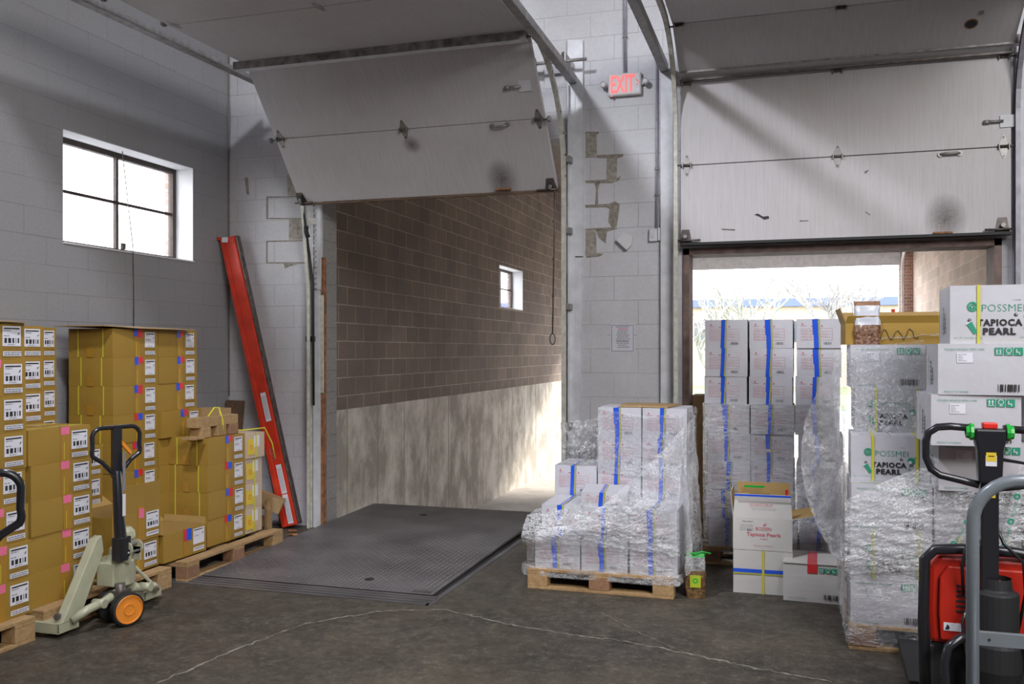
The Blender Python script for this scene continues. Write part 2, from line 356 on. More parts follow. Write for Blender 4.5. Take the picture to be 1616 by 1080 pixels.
class MB:
    def __init__(s): s.v = []; s.f = []; s.m = []; s.mats = []; s.T = Matrix.Identity(4); s.sm = []
    def mi(s, m):
        if m not in s.mats: s.mats.append(m)
        return s.mats.index(m)
    def add(s, vs, fs, m, smooth=False):
        b = len(s.v); i = s.mi(m)
        s.v += [s.T @ Vector(v) for v in vs]
        for f in fs: s.f.append(tuple(b + k for k in f)); s.m.append(i); s.sm.append(smooth)
    def box(s, x0, y0, z0, x1, y1, z1, m):
        vs = [(x, y, z) for z in (z0, z1) for y in (y0, y1) for x in (x0, x1)]
        s.add(vs, [(0, 2, 3, 1), (4, 5, 7, 6), (0, 1, 5, 4), (1, 3, 7, 5), (3, 2, 6, 7), (2, 0, 4, 6)], m)
    def hexa(s, pts, m):   # pts ordered like box
        s.add(pts, [(0, 2, 3, 1), (4, 5, 7, 6), (0, 1, 5, 4), (1, 3, 7, 5), (3, 2, 6, 7), (2, 0, 4, 6)], m)
    def quad(s, a, b, c, d, m): s.add([a, b, c, d], [(0, 1, 2, 3)], m)
    def poly(s, pts, m): s.add(pts, [tuple(range(len(pts)))], m)
    def prism(s, pts, vec, m):   # polygon extruded along vec
        n = len(pts); vec = Vector(vec); p = [Vector(q) for q in pts]
        s.add([*p, *[q + vec for q in p]], [tuple(reversed(range(n))), tuple(range(n, 2 * n))] + [(i, (i + 1) % n, n + (i + 1) % n, n + i) for i in range(n)], m)
    def bar(s, a, b, wd, ht, m, up=(0, 0, 1)):  # rectangular bar from a to b
        a = Vector(a); b = Vector(b); d = (b - a).normalized(); u = Vector(up)
        if abs(d.dot(u)) > 0.98: u = Vector((0, 1, 0))
        sx = d.cross(u).normalized() * wd / 2; sz = sx.cross(d).normalized() * ht / 2
        pts = []
        for e in (a, b):
            for q in (-sz, sz):
                for p in (-sx, sx): pts.append(e + p + q)
        s.hexa(pts, m)
    def tube(s, path, r, m, n=10, caps=True):
        P = [Vector(p) for p in path]; rs = r if isinstance(r, (list, tuple)) else [r] * len(P)
        vs = []; fs = []
        prev = None
        for i, p in enumerate(P):
            d = (P[min(i + 1, len(P) - 1)] - P[max(i - 1, 0)]).normalized()
            if prev is None:
                u = Vector((0, 0, 1)) if abs(d.z) < 0.9 else Vector((1, 0, 0))
                a = d.cross(u).normalized()
            else:
                a = (prev - d * prev.dot(d)).normalized()
            prev = a; b = d.cross(a)
            for k in range(n):
                t = 2 * math.pi * k / n
                vs.append(p + (a * math.cos(t) + b * math.sin(t)) * rs[i])
        for i in range(len(P) - 1):
            for k in range(n):
                fs.append((i * n + k, i * n + (k + 1) % n, (i + 1) * n + (k + 1) % n, (i + 1) * n + k))
        s.add(vs, fs, m, True)
        if caps:
            b0 = len(s.v) - len(vs); i = s.mi(m)
            s.f.append(tuple(b0 + k for k in reversed(range(n)))); s.m.append(i); s.sm.append(False)
            s.f.append(tuple(b0 + (len(P) - 1) * n + k for k in range(n))); s.m.append(i); s.sm.append(False)
    def cyl(s, a, b, r, m, n=20): s.tube([a, b], r, m, n)
    def lathe(s, o, axis, prof, m, n=24):
        o = Vector(o); d = Vector(axis).normalized(); u = Vector((0, 0, 1)) if abs(d.z) < 0.9 else Vector((1, 0, 0))
        a = d.cross(u).normalized(); b = d.cross(a); vs = []; fs = []
        for (h, r) in prof:
            for k in range(n):
                t = 2 * math.pi * k / n; vs.append(o + d * h + (a * math.cos(t) + b * math.sin(t)) * max(r, 1e-4))
        for i in range(len(prof) - 1):
            for k in range(n): fs.append((i * n + k, i * n + (k + 1) % n, (i + 1) * n + (k + 1) % n, (i + 1) * n + k))
        s.add(vs, fs, m, False)
    def text(s, st, s0, t0, wd, ht, m, fr, bold=0.0, off=0.0012, rot=0):
        vs, fs = text_geo(st, bold); o, su, tv, nn = fr; c, q = math.cos(rot), math.sin(rot)
        pts = []
        for (a, b) in vs:
            a *= wd; b *= ht; a, b = a * c - b * q, a * q + b * c
            pts.append(o + su * (s0 + a) + tv * (t0 + b) + nn * off)
        s.add(pts, fs, m)
    def rect(s, s0, t0, s1, t1, m, fr, off=0.001, sk=0.0):
        o, su, tv, nn = fr
        s.add([o + su * a + tv * b + nn * off for a, b in ((s0, t0), (s1, t0), (s1 + sk, t1), (s0 + sk, t1))], [(0, 1, 2, 3)], m)
    def slab(s, s0, t0, s1, t1, m, fr, th=0.0015):
        o, su, tv, nn = fr
        p = []
        for h in (0.0, th):
            for b in (t0, t1):
                for a in (s0, s1): p.append(o + su * a + tv * b + nn * h)
        s.hexa(p, m)
    def disc(s, cs, ct, r, m, fr, off=0.001, n=20, r2=None, a0=0, a1=2 * math.pi):
        o, su, tv, nn = fr; vs = []; fs = []
        if r2 is None:
            vs = [o + su * (cs + r * math.cos(a0 + (a1 - a0) * k / n)) + tv * (ct + r * math.sin(a0 + (a1 - a0) * k / n)) + nn * off for k in range(n)]
            s.add(vs, [tuple(range(n))], m)
        else:
            for k in range(n + 1):
                t = a0 + (a1 - a0) * k / n
                for q in (r, r2): vs.append(o + su * (cs + q * math.cos(t)) + tv * (ct + q * math.sin(t)) + nn * off)
            s.add(vs, [(2 * k, 2 * k + 2, 2 * k + 3, 2 * k + 1) for k in range(n)], m)
    def build(s, name, parent=None, bevel=0.0, loc=None):
        me = bpy.data.meshes.new(name)
        vs = s.v
        if loc is not None: vs = [v - Vector(loc) for v in s.v]
        me.from_pydata([tuple(v) for v in vs], [], s.f)
        for m in s.mats: me.materials.append(m)
        for p, i, k in zip(me.polygons, s.m, s.sm): p.material_index = i; p.use_smooth = k
        bm = bmesh.new(); bm.from_mesh(me); bmesh.ops.recalc_face_normals(bm, faces=bm.faces) if bevel >= 0 else None
        bm.to_mesh(me); bm.free()
        o = bpy.data.objects.new(name, me); COL.objects.link(o)
        if loc is not None: o.location = loc
        if bevel > 0:
            b = o.modifiers.new('bevel', 'BEVEL'); b.width = bevel; b.segments = 2; b.limit_method = 'ANGLE'
        if parent is not None: o.parent = parent
        return o

def frame(o, su, tv):
    su = Vector(su).normalized(); tv = Vector(tv).normalized()
    return (Vector(o), su, tv, su.cross(tv))
def tag(o, label=None, cat=None, group=None, kind=None):
    if label: o['label'] = label
    if cat: o['category'] = cat
    if group: o['group'] = group
    if kind: o['kind'] = kind
    return o
def thing(name, label, cat, loc=(0, 0, 0), rz=0.0, group=None):
    o = bpy.data.objects.new(name, None); COL.objects.link(o); o.empty_display_size = 0.1
    o.location = loc; o.rotation_euler = (0, 0, rz)
    return tag(o, label, cat, group)
CH = {}
def copy_tree(o, parent=None):
    c = o.copy(); COL.objects.link(c)
    if parent is not None: c.parent = parent
    for ch in [x for x in ALLCH(o)]: copy_tree(ch, c)
    return c
def ALLCH(o): return list(o.children)
def struct(o): o['kind'] = 'structure'; return o

FW = Vector((-math.sin(YAW), math.cos(YAW), 0)); RT = Vector((math.cos(YAW), math.sin(YAW), 0))
def ray(px, py):
    return FW + RT * ((px - 808) / 1426) + Vector((0, 0, (553 - py) / 1426))
def onY(px, py, Y=7.5):
    d = ray(px, py); return Vector((0, 0, CZ)) + d * (Y / d.y)
def onX(px, py, X):
    d = ray(px, py); return Vector((0, 0, CZ)) + d * (X / d.x)
def onZ(px, py, Z=0.0):
    d = ray(px, py); return Vector((0, 0, CZ)) + d * ((Z - CZ) / d.z)

# ================================================================= SETTING
XL = -5.175; YF = 7.5; YB = 7.77; ZC = 5.6
LO0, LO1, LOT = -4.17, -1.86, 3.45     # left dock opening
RO0, RO1, ROT_ = -0.85, 1.49, 2.47     # right dock opening
# floor
b = MB(); b.box(XL - .2, -5, -.2, 6.2, YB, 0, M_floor)
fl = struct(b.build('floor'))
# expansion joint and pale cracks in the concrete
def ribbon(pts, wd, m, z, name, parent, seed):
    rr = random.Random(seed); b = MB(); P = []
    for i in range(len(pts) - 1):
        n = 14
        for k in range(n):
            t = k / n; P.append(Vector(pts[i]).lerp(Vector(pts[i + 1]), t) + Vector((rr.uniform(-1, 1), rr.uniform(-1, 1), 0)) * wd * 1.2)
    L = []; Q = []
    for i, p in enumerate(P):
        d = (P[min(i + 1, len(P) - 1)] - P[max(0, i - 1)]).normalized(); nrm = Vector((-d.y, d.x, 0)) * wd * rr.uniform(0.15, 1.0)
        L.append(p + nrm + Vector((0, 0, z))); Q.append(p - nrm + Vector((0, 0, z)))
    for i in range(len(P) - 1): b.quad(L[i], Q[i], Q[i + 1], L[i + 1], m)
    return b.build(name, parent)
cr = [onZ(*p) for p in ((250, 1079), (360, 1030), (480, 985), (600, 965), (700, 962), (800, 985), (900, 1002), (1000, 1015), (1120, 1040), (1230, 1062), (1320, 1078))]
ribbon([(p.x, p.y, 0) for p in cr], 0.011, M_crack, 0.0015, 'floor_crack', fl, 3)
cr = [onZ(*p) for p in ((950, 968), (1010, 1000), (1080, 1030), (1200, 1060))]
ribbon([(p.x, p.y, 0) for p in cr], 0.004, M_crack, 0.0016, 'floor_crack', fl, 4)
# left wall with window 1
WY0, WY1, WZ0, WZ1 = 5.43, 6.96, 2.435, 3.288
def wall_y(name, X0, X1, Y0, Y1, Z0, Z1, holes, m):   # wall along Y with rectangular holes
    b = MB(); ys = sorted({Y0, Y1, *[h[0] for h in holes], *[h[1] for h in holes]}); zs = sorted({Z0, Z1, *[h[2] for h in holes], *[h[3] for h in holes]})
    for i in range(len(ys) - 1):
        for k in range(len(zs) - 1):
            cy = (ys[i] + ys[i + 1]) / 2; cz = (zs[k] + zs[k + 1]) / 2
            if any(h[0] < cy < h[1] and h[2] < cz < h[3] for h in holes): continue
            b.box(X0, ys[i], zs[k], X1, ys[i + 1], zs[k + 1], m)
    return struct(b.build(name))
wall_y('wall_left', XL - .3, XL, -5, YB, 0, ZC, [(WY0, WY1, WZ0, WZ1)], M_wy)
# front wall (doors)
b = MB()
for (x0, x1, z0, z1) in ((XL - .3, LO0, 0, ZC), (LO0, LO1, LOT, ZC), (LO1, RO0, 0, ZC), (RO0, RO1, ROT_, ZC), (RO1, 6.2, 0, ZC)):
    b.box(x0, YF, z0, x1, YB, z1, M_wx)
wf = struct(b.build('wall_front'))
# bare block face of the left jamb return
b = MB(); b.box(LO0, YF + .02, 0, LO0 + .006, YB + .002, LOT, M_return)
b.build('jamb_block_face', wf)
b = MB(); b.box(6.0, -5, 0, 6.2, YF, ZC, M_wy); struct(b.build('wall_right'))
b = MB(); b.box(XL, -5.2, 0, 6.0, -5, ZC, M_wx); struct(b.build('wall_back'))
b = MB(); b.box(XL - .3, -5.2, ZC, 6.2, YB, ZC + .2, M_ceil); struct(b.build('ceiling'))
# dock enclosure
DX0, DX1, DY1, DZ = -4.76, 2.67, 22.6, -0.85
RW = (14.65, 16.05, 2.37, 3.10)
wall_y('wall_dock_left', DX0 - .3, DX0, YB, DY1, .98, 5.2, [RW], M_ramp)
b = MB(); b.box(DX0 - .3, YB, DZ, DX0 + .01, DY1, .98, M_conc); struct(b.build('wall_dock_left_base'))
b = MB(); b.box(DX1, YB, DZ, DX1 + .3, DY1, 5.2, M_rightw); struct(b.build('wall_dock_right'))
b = MB(); b.box(DX0 - .3, YB, 5.2, DX1 + .3, DY1 + .3, 5.4, M_dockroof); struct(b.build('ceiling_dock'))
b = MB(); b.box(DX0 - .3, YB - .27, DZ - .1, DX1 + .3, DY1 + .3, DZ, M_dockfloor); struct(b.build('floor_dock'))
b = MB()
b.box(DX0 - .3, YF, DZ, DX1 + .3, YB + .005, -.21, M_conc)
struct(b.build('wall_dock_inner'))
OX0, OX1, OZ = -4.3, 2.38, 3.75
b = MB()
b.box(DX0 - .3, DY1, DZ, OX0, DY1 + .3, 5.4, M_brick); b.box(OX1, DY1, DZ, DX1 + .3, DY1 + .3, 5.4, M_brick); b.box(OX0, DY1, OZ, OX1, DY1 + .3, 5.4, M_brick)
struct(b.build('wall_dock_outer'))
# outer roll door, nearly fully raised
d3 = struct(thing('door_3', None, None))
for i, y in enumerate((22.45, 21.85, 21.25, 20.65, 20.05)):
    bb = MB()
    if i == 0: bb.box(OX0, 22.44, 3.60, OX1, 22.49, 3.95, M_wpaint)
    else:
        bb.box(OX0, y - .02, 4.0, OX1, y + .56, 4.05, M_wpaint)
    bb.build('door_panel', d3)
bb = MB()
for y in (22.3, 21.4, 20.4): bb.box(OX0, y, 3.94, OX1, y + .06, 4.0, M_steel)
bb.build('reinforcing_strut', d3)
b = MB(); b.tube([(2.42, 22.42, DZ), (2.42, 22.42, 3.5), (2.42, 22.35, 3.72), (2.42, 22.1, 3.86), (2.42, 20.0, 3.9)], 0.035, M_wpaint)
tag(b.build('door_track'), 'white curved track of the far outer dock door beside the brick pier', 'door track')
b = MB(); b.box(2.22, 22.75, DZ, 2.30, 22.83, 2.6, M_redbeam)
tag(b.build('guard_post'), 'thin dark red post standing outside the far outer dock door', 'post')

# windows
def window(name, X, Y0, Y1, Z0, Z1, depth):
    root = struct(thing(name, None, None))
    xf = X - depth; t = .05
    b = MB()
    b.box(xf - .03, Y0, Z0, xf + .02, Y1, Z0 + t, M_winframe); b.box(xf - .03, Y0, Z1 - t, xf + .02, Y1, Z1, M_winframe)
    b.box(xf - .03, Y0, Z0 + t, xf + .02, Y0 + t, Z1 - t, M_winframe); b.box(xf - .03, Y1 - t, Z0 + t, xf + .02, Y1, Z1 - t, M_winframe)
    b.build('window_frame', root)
    ym = (Y0 + Y1) / 2 + .02; zm = Z0 + (Z1 - Z0) * .51
    b = MB(); b.box(xf - .02, ym - .014, Z0 + t, xf + .012, ym + .014, Z1 - t, M_winframe)
    b.box(xf - .02, Y0 + t, zm - .011, xf + .01, Y1 - t, zm + .011, M_winframe); b.build('glazing_bar', root)
    b = MB(); b.box(xf - .008, Y0 + t, Z0 + t, xf - .004, Y1 - t, Z1 - t, M_glass); b.build('pane', root)
    b = MB()  # white reveals and sill
    b.box(xf + .02, Y1 - .006, Z0, X, Y1 + .0, Z1, M_reveal); b.box(xf + .02, Y0, Z1 - .006, X, Y1, Z1, M_reveal)
    b.box(xf + .02, Y0, Z0, X + .012, Y1, Z0 + .012, M_reveal); b.build('window_reveal', root)
    return root
w1 = window('window_1', XL, WY0, WY1, WZ0, WZ1, .2)
b = MB(); p = onX(193, 385, XL - .18); b.box(p.x, p.y - .02, WZ0 + .05, p.x + .02, p.y + .02, WZ0 + .1, M_dsteel); b.build('latch', w1)
window('window_2', DX0, *RW, .22)
b = MB(); b.box(XL - .298, WY1 - .012, WZ0, XL - .235, WY1 - .0, WZ1, M_bricky); b.build('brick_reveal', w1)
# neighbouring building seen through window 1
b = MB(); b.box(-17.2, 2, DZ, -16, 34, 5.0, M_wpaint); tag(b.build('neighbour_building'), 'pale building wall glimpsed through the window in the left wall', 'building')
# cord hanging below window 1
c1 = onX(193, 238, XL - .1); b = MB()
b.tube([c1, onX(203, 330, XL - .05), onX(210, 392, XL + .02), onX(211, 450, XL + .01), onX(211, 522, XL + .01)], 0.004, M_dsteel, 6)
tag(b.build('window_cord'), 'thin dark cord hanging down over the sill of the left wall window', 'cord')

# bare block patches and cracks on the front wall
def patch(pts, m, off=.004):
    b = MB(); P = [onY(x, y, YF - off) for x, y in pts]; b.prism(P, (0, off - .0005, 0), m); return b.build('bare_block_patch' if m is M_bare else 'mortar_patch', wf)
for q in (((453, 276), (468, 276), (470, 308), (454, 308)), ((456, 346), (476, 345), (477, 378), (456, 378)),
          ((924, 210), (941, 210), (942, 248), (924, 249)), ((958, 250), (974, 250), (973, 287), (957, 286)),
          ((924, 363), (941, 363), (941, 404), (924, 404))):
    patch(q, M_bare)
for q in (((924, 208), (945, 208), (944, 212), (924, 213)), ((940, 245), (984, 243), (983, 247), (974, 250), (941, 249)),
          ((924, 285), (968, 283), (980, 278), (976, 285), (965, 289), (924, 289)), ((938, 288), (947, 288), (943, 300), (944, 322), (939, 323), (941, 300)),
          ((924, 324), (960, 322), (971, 318), (978, 322), (976, 340), (973, 358), (966, 360), (960, 350), (962, 330), (956, 327), (924, 328)),
          ((941, 362), (958, 364), (956, 384), (950, 380), (944, 374)), ((924, 361), (965, 359), (975, 361), (960, 365), (924, 366)),
          ((941, 400), (952, 401), (946, 405), (925, 407), (925, 403)),
          ((420, 310), (452, 310), (470, 308), (470, 311), (423, 313), (423, 344), (480, 344), (480, 346), (420, 346)),
          ((420, 380), (477, 379), (477, 381), (422, 382), (422, 414), (484, 414), (484, 416), (420, 416)),
          ((386, 280), (391, 280), (393, 308), (389, 306)), ((448, 416), (470, 417), (458, 420), (449, 424))):
    patch(q, M_mortar, .003)
# vertical crack in the left corner
b = MB(); b.tube([(XL + .01, YF - .01, 5.0), (XL + .012, YF - .008, 4.1), (XL + .02, YF - .01, 3.9), (XL + .01, YF - .008, 3.3), (XL + .01, YF - .008, 1.2)], .006, M_mortar, 6); b.build('corner_crack', wf)
# loose block chip mortared on the wall
P = [onY(x, y) for x, y in ((973, 380), (985, 369), (1000, 374), (998, 388), (990, 396))]
b = MB(); b.prism(P, (0, -.05, 0), M_paintflap); b.build('mortar_lump', wf, .006)

# jamb boards (trim)
def board(pts, th, m, name, parent=None, Y=YF):
    b = MB(); P = [onY(x, y, Y) for x, y in pts]; b.prism(P, (0, -th, 0), m); return b.build(name, parent)
struct(board(((897, 65), (921, 65), (921, 405), (897, 405)), .035, M_wpaint, 'trim_2'))
struct(board(((899, 407), (920, 407), (914, 730), (899, 790)), .03, M_wpaint, 'trim_3'))
b = MB(); b.box(-4.235, YF - .05, 0, -4.165, YF, 2.2, M_wpaint); struct(b.build('trim_4'))
b = MB(); b.box(-4.172, YF - .03, 0, -4.14, YF + .03, 2.5, M_rust); struct(b.build('trim_5'))
b = MB(); b.box(-4.17, YF - .045, 1.245, -4.135, YF - .03, 2.15, M_cream); struct(b.build('trim_6'))
b = MB(); b.box(-1.03, YF - .04, 0, -.93, YF, 3.95, M_wpaint); struct(b.build('trim_7'))
b = MB(); b.box(1.58, YF - .06, 0, 1.70, YF, 4.3, M_wpaint); struct(b.build('trim_8'))
# brown steel frame round the right opening
b = MB()
b.box(RO0 - .0, YF - .02, 0, RO0 + .05, YB, ROT_, M_brownsteel); b.box(RO1 - .05, YF - .02, 0, RO1, YB, ROT_, M_brownsteel)
b.box(RO0, YF - .02, ROT_ - .05, RO1, YB, ROT_, M_brownsteel); struct(b.build('trim_9'))
b = MB(); b.box(LO1 - .0, YF - .02, 0, LO1 + .03, YB, 2.3, M_rust); struct(b.build('trim_10'))

# ================================================================= OVERHEAD DOORS
def section(root, x0, x1, p, q, th=.045):
    p = Vector((0, *p)); q = Vector((0, *q)); d = (q - p).normalized(); n = Vector((0, d.z, -d.y))  # towards outside/up
    if n.y + n.z < 0: n = -n
    g = d * .003; b = MB()
    a0 = p + g; a1 = q - g
    pts = [Vector((x, 0, 0)) + e for e in (a0, a1) for o_ in (0, 1) for x in (x0, x1) for _ in (0,) if True] if False else \
        [Vector((x0, 0, 0)) + a0, Vector((x1, 0, 0)) + a0, Vector((x0, 0, 0)) + a0 + n * th, Vector((x1, 0, 0)) + a0 + n * th,
         Vector((x0, 0, 0)) + a1, Vector((x1, 0, 0)) + a1, Vector((x0, 0, 0)) + a1 + n * th, Vector((x1, 0, 0)) + a1 + n * th]
    b.hexa(pts, M_door)
    return b.build('door_panel', root, .003)
def hinge(root, x, p, d, edge=False):
    """d = up direction along door, p = hinge line point (Y,Z)"""
    P = Vector((x, *p)); D = Vector((0, *d)).normalized(); n = Vector((0, -D.z, D.y)); X = Vector((1, 0, 0))
    if n.y > 0 or (abs(n.y) < 1e-3 and n.z > 0): n = -n
    b = MB(); w_ = .035
    for sgn in (-1, 1):
        a = [P + X * (-w_) + D * sgn * .005, P + X * w_ + D * sgn * .005, P + X * .008 + D * sgn * .085, P - X * .008 + D * sgn * .085]
        b.prism(a, n * .005, M_steel)
        c = P + D * sgn * .07 + n * .006
        b.cyl(c, c + n * .006, .006, M_dsteel, 8)
    b.cyl(P - X * .04 + n * .014, P + X * .04 + n * .014, .010, M_dsteel, 10)
    b.box(P.x - .042, P.y - .0, P.z - .0, P.x - .03, P.y + .001, P.z + .001, M_steel)
    for sx in (-.036, .030): b.prism([P + X * sx + D * -.02, P + X * sx + D * .02, P + X * sx + D * .02 + n * .028, P + X * sx + D * -.02 + n * .028], X * .006, M_steel)
    if edge:
        e = P + X * edge * .09 + n * .02
        b.cyl(P + n * .02, e, .007, M_dsteel, 8); b.cyl(e - X * .012, e + X * .012, .024, M_steel, 14)
    b.build('hinge', root)
def door(name, x0, x1, prof, strut_at, label):
    root = struct(thing(name, None, None))
    for i in range(len(prof) - 1): section(root, x0, x1, prof[i], prof[i + 1])
    for i in range(1, len(prof) - 1):
        p = prof[i]; a = Vector(prof[i - 1]); c = Vector(prof[i + 1]); d = (c - a).normalized()
        for k, x in enumerate((x0 + .05, (x0 + x1) / 2, x1 - .05)):
            hinge(root, x, (p[0], p[1]), (d.x, d.y), (-1, 0, 1)[k])
    return root
P1 = [(7.33, 2.985), (6.92, 3.48), (6.47, 3.995), (5.50, 3.985), (4.9, 3.985), (4.3, 3.985)]
X1a, X1b = -4.30, -1.87
D1 = door('door_1', X1a, X1b, P1, 2, '')
P2 = [(7.40, 2.505), (7.40, 3.135), (7.40, 3.80), (6.87, 4.10), (6.0, 4.14), (5.3, 4.14), (4.7, 4.14)]
X2a, X2b = -.86, 1.535
D2 = door('door_2', X2a, X2b, P2, 2, '')
# struts (angle irons across the door)
def strut(root, x0, x1, y, z, tiltn=(0, -1, 0)):
    b = MB(); b.box(x0, y - .07, z - .004, x1, y, z, M_wpaint); b.box(x0, y - .075, z - .004, x1, y - .07, z + .06, M_strut)
    b.build('reinforcing_strut', root)
strut(D1, X1a - .06, X1b, 6.45, 3.935)
strut(D1, X1a, X1b, 4.6, 3.93)
strut(D2, X2a, X2b + .06, 7.36, 3.855)
b = MB(); b.box(X2a, 7.35, 2.485, X2b, 7.44, 2.505, M_rubber); b.build('bottom_seal', D2)
b = MB(); b.box(X2a, 7.33, 3.80, X2b, 7.37, 3.812, M_dsteel); b.build('seam_bar', D2)
b = MB(); b.bar((X1a, 7.345, 2.975), (X1b, 7.345, 2.975), .05, .012, M_wood2); b.build('bottom_seal', D1)
# lift handles and lock
def lift_handle(root, c, D, n, length=.13):
    X = Vector((1, 0, 0)); b = MB(); c = Vector(c)
    for s_ in (-1, 1): b.cyl(c + X * s_ * length / 2, c + X * s_ * length / 2 + n * .008, .02, M_steel, 14)
    b.tube([c - X * length / 2 + n * .005, c - X * length * .35 + n * .03, c + X * length * .35 + n * .03, c + X * length / 2 + n * .005], .009, M_steel, 8)
    b.build('lift_handle', root)
lift_handle(D2, onY(1499, 243, 7.395), Vector((0, 0, 1)), Vector((0, -1, 0)))
d1 = (Vector((0, *P1[1])) - Vector((0, *P1[0]))).normalized(); n1 = Vector((0, -d1.z, d1.y))
t_ = .96; lift_handle(D1, Vector((-2.25, 0, 0)) + Vector((0, *P1[0])).lerp(Vector((0, *P1[1])), t_) + n1 * .002, d1, n1)
def side_lock(root, c, D, n):
    X = Vector((1, 0, 0)); b = MB(); c = Vector(c); E = D * .045
    b.prism([c - E, c - E + X * .1, c + E + X * .1, c + E], n * .006, M_wpaint)
    b.cyl(c - X * .09 + n * .012, c + X * .02 + n * .012, .011, M_steel, 10); b.cyl(c - X * .11 + n * .012, c - X * .07 + n * .012, .015, M_steel, 10)
    b.build('slide_lock', root)
side_lock(D2, onY(1578, 192, 7.395), Vector((0, 0, 1)), Vector((0, -1, 0)))
d1b = (Vector((0, *P1[2])) - Vector((0, *P1[1]))).normalized(); n1b = Vector((0, -d1b.z, d1b.y))
side_lock(D1, Vector((-2.03, 0, 0)) + Vector((0, *P1[1])).lerp(Vector((0, *P1[2])), .42) + n1b * .002, d1b, n1b)
# bottom brackets with rollers
for root, xs, P, D in ((D1, (X1a + .03, X1b - .05), P1[0], d1), (D2, (X2a + .04, X2b - .06), P2[0], Vector((0, 0, 1)))):
    n = Vector((0, -D.z, D.y))
    for i, x in enumerate(xs):
        c = Vector((x, *P)) + D * .05; b = MB(); X = Vector((1, 0, 0)); sg = -1 if i == 0 else 1
        b.prism([c - X * .05 - D * .045, c + X * .05 - D * .045, c + X * .03 + D * .06, c - X * .03 + D * .06], n * .006, M_dsteel)
        b.cyl(c + n * .03 - D * .03 - X * .06 * sg * -1, c + n * .03 - D * .03 + X * .12 * -sg, .008, M_dsteel, 8)
        b.cyl(c + n * .02, c + n * .05, .016, M_steel, 10); b.build('bottom_bracket', root)
# step plate, smudges and gouges
b = MB(); c = onY(1488, 367, 7.395); b.box(c.x - .07, c.y - .05, c.z - .012, c.x + .06, c.y, c.z, M_rust); b.build('step_plate', D2)
c = Vector((-2.33, 0, 0)) + Vector((0, *P1[0])).lerp(Vector((0, *P1[1])), .04); b = MB(); b.box(c.x - .07, c.y - .05, c.z - .01, c.x + .06, c.y, c.z + .003, M_rust); b.build('step_plate', D1)
def smudge(c, D, n, sx, sz, root):
    me = bpy.data.meshes.new('soot_smudge'); X = Vector((1, 0, 0))
    me.from_pydata([(-1, 0, -1), (1, 0, -1), (1, 0, 1), (-1, 0, 1)], [], [(0, 1, 2, 3)]); me.materials.append(M_soot)
    o = bpy.data.objects.new('soot_smudge', me); COL.objects.link(o); o.parent = root
    rot = Matrix((X, -n, D)).transposed().to_4x4()
    o.matrix_local = Matrix.Translation(Vector(c) + n * .0012) @ rot @ Matrix.Diagonal((sx, 1, sz, 1))
smudge(onY(1492, 345, 7.4), Vector((0, 0, 1)), Vector((0, -1, 0)), .16, .2, D2)
smudge(Vector((-2.33, 0, 0)) + Vector((0, *P1[0])).lerp(Vector((0, *P1[1])), .2), d1, n1, .15, .2, D1)
smudge(Vector((-3.05, 0, 0)) + Vector((0, *P1[0])).lerp(Vector((0, *P1[1])), .78), d1, n1, .09, .09, D1)
b = MB(); P = [onY(x, y, 7.398) for x, y in ((1190, 339), (1196, 337), (1204, 342), (1213, 341), (1214, 345), (1206, 347), (1198, 342))]; b.poly(P, M_ink)
for q in (((1138, 361), (1160, 362), (1160, 364), (1140, 363)), ((1364, 271), (1370, 268), (1371, 269), (1366, 275)), ((1262, 348), (1276, 348), (1276, 349), (1262, 350)), ((1366, 334), (1374, 339), (1373, 340), (1365, 335))):
    b.poly([onY(x, y, 7.398) for x, y in q], M_dsteel)
b.build('gouge_mark', D2)
# black hole in the raised panel of door 2
D_ = Vector((0, P2[3][0] - P2[2][0], P2[3][1] - P2[2][1])).normalized(); Nn = Vector((0, -D_.z, D_.y))
c = Vector((1.22, 0, 0)) + Vector((0, *P2[2])).lerp(Vector((0, *P2[3])), .55) + Nn * .003
b = MB(); fr = (c, Vector((1, 0, 0)), D_, Nn); b.disc(0, 0, .035, M_ink, fr, .001); b.disc(0, 0, .045, M_rust, fr, .0, r2=.03); b.disc(.05, .09, .02, M_greyink, fr, .001, n=7); b.build('hole_mark', D2)
# pull cord of door 1 with a loop
c0 = onY(875, 290, 7.30); b = MB(); p2 = onY(872, 527, 7.32)
b.tube([c0, c0 + Vector((0, .0, -.3)), p2], .006, M_dsteel, 6)
lp = [p2 + Vector((math.sin(t) * .022, 0, -.045 + math.cos(t) * .045)) for t in [k * math.pi / 8 for k in range(17)]]
b.tube(lp, .006, M_dsteel, 6)
for f in (.25, .5, .75): q = c0.lerp(p2, f); b.cyl(q - Vector((0, 0, .01)), q + Vector((0, 0, .01)), .011, M_dsteel, 8)
b.build('pull_cord', D1)

# tracks
def arc(y0, z0, y1, z1, n=8):
    """quarter bend from vertical (y0,z0) up to horizontal (y1,z1)"""
    return [(y1 + (y0 - y1) * math.cos(t), z0 + (z1 - z0) * math.sin(t)) for t in [k * math.pi / 2 / n for k in range(n + 1)]]
def track(name, label, x, path, m, wd=.05, th=.03, grp=None):
    b = MB()
    for i in range(len(path) - 1):
        a = Vector((x, *path[i])); c = Vector((x, *path[i + 1])); d = (c - a).normalized(); e = d * .006
        b.bar(a - e, c + e, .006, wd, m, up=Vector((0, -d.z, d.y)))
        nn = Vector((0, -d.z, d.y)); sx = 1 if x in (-4.262, X2a - .05) else -1
        for o_ in (-wd / 2, wd / 2): b.bar(a + nn * o_ + Vector((sx * th / 2, 0, 0)) - e, c + nn * o_ + Vector((sx * th / 2, 0, 0)) + e, th, .005, m, up=nn)
    return tag(b.build(name), label, 'door track', grp)
track('door_track', 'white track bent outwards up to the lower left corner of the tilted left door', -4.262, [(7.41, 0.0), (7.41, 2.2), (7.30, 2.95)], M_cream, .045)
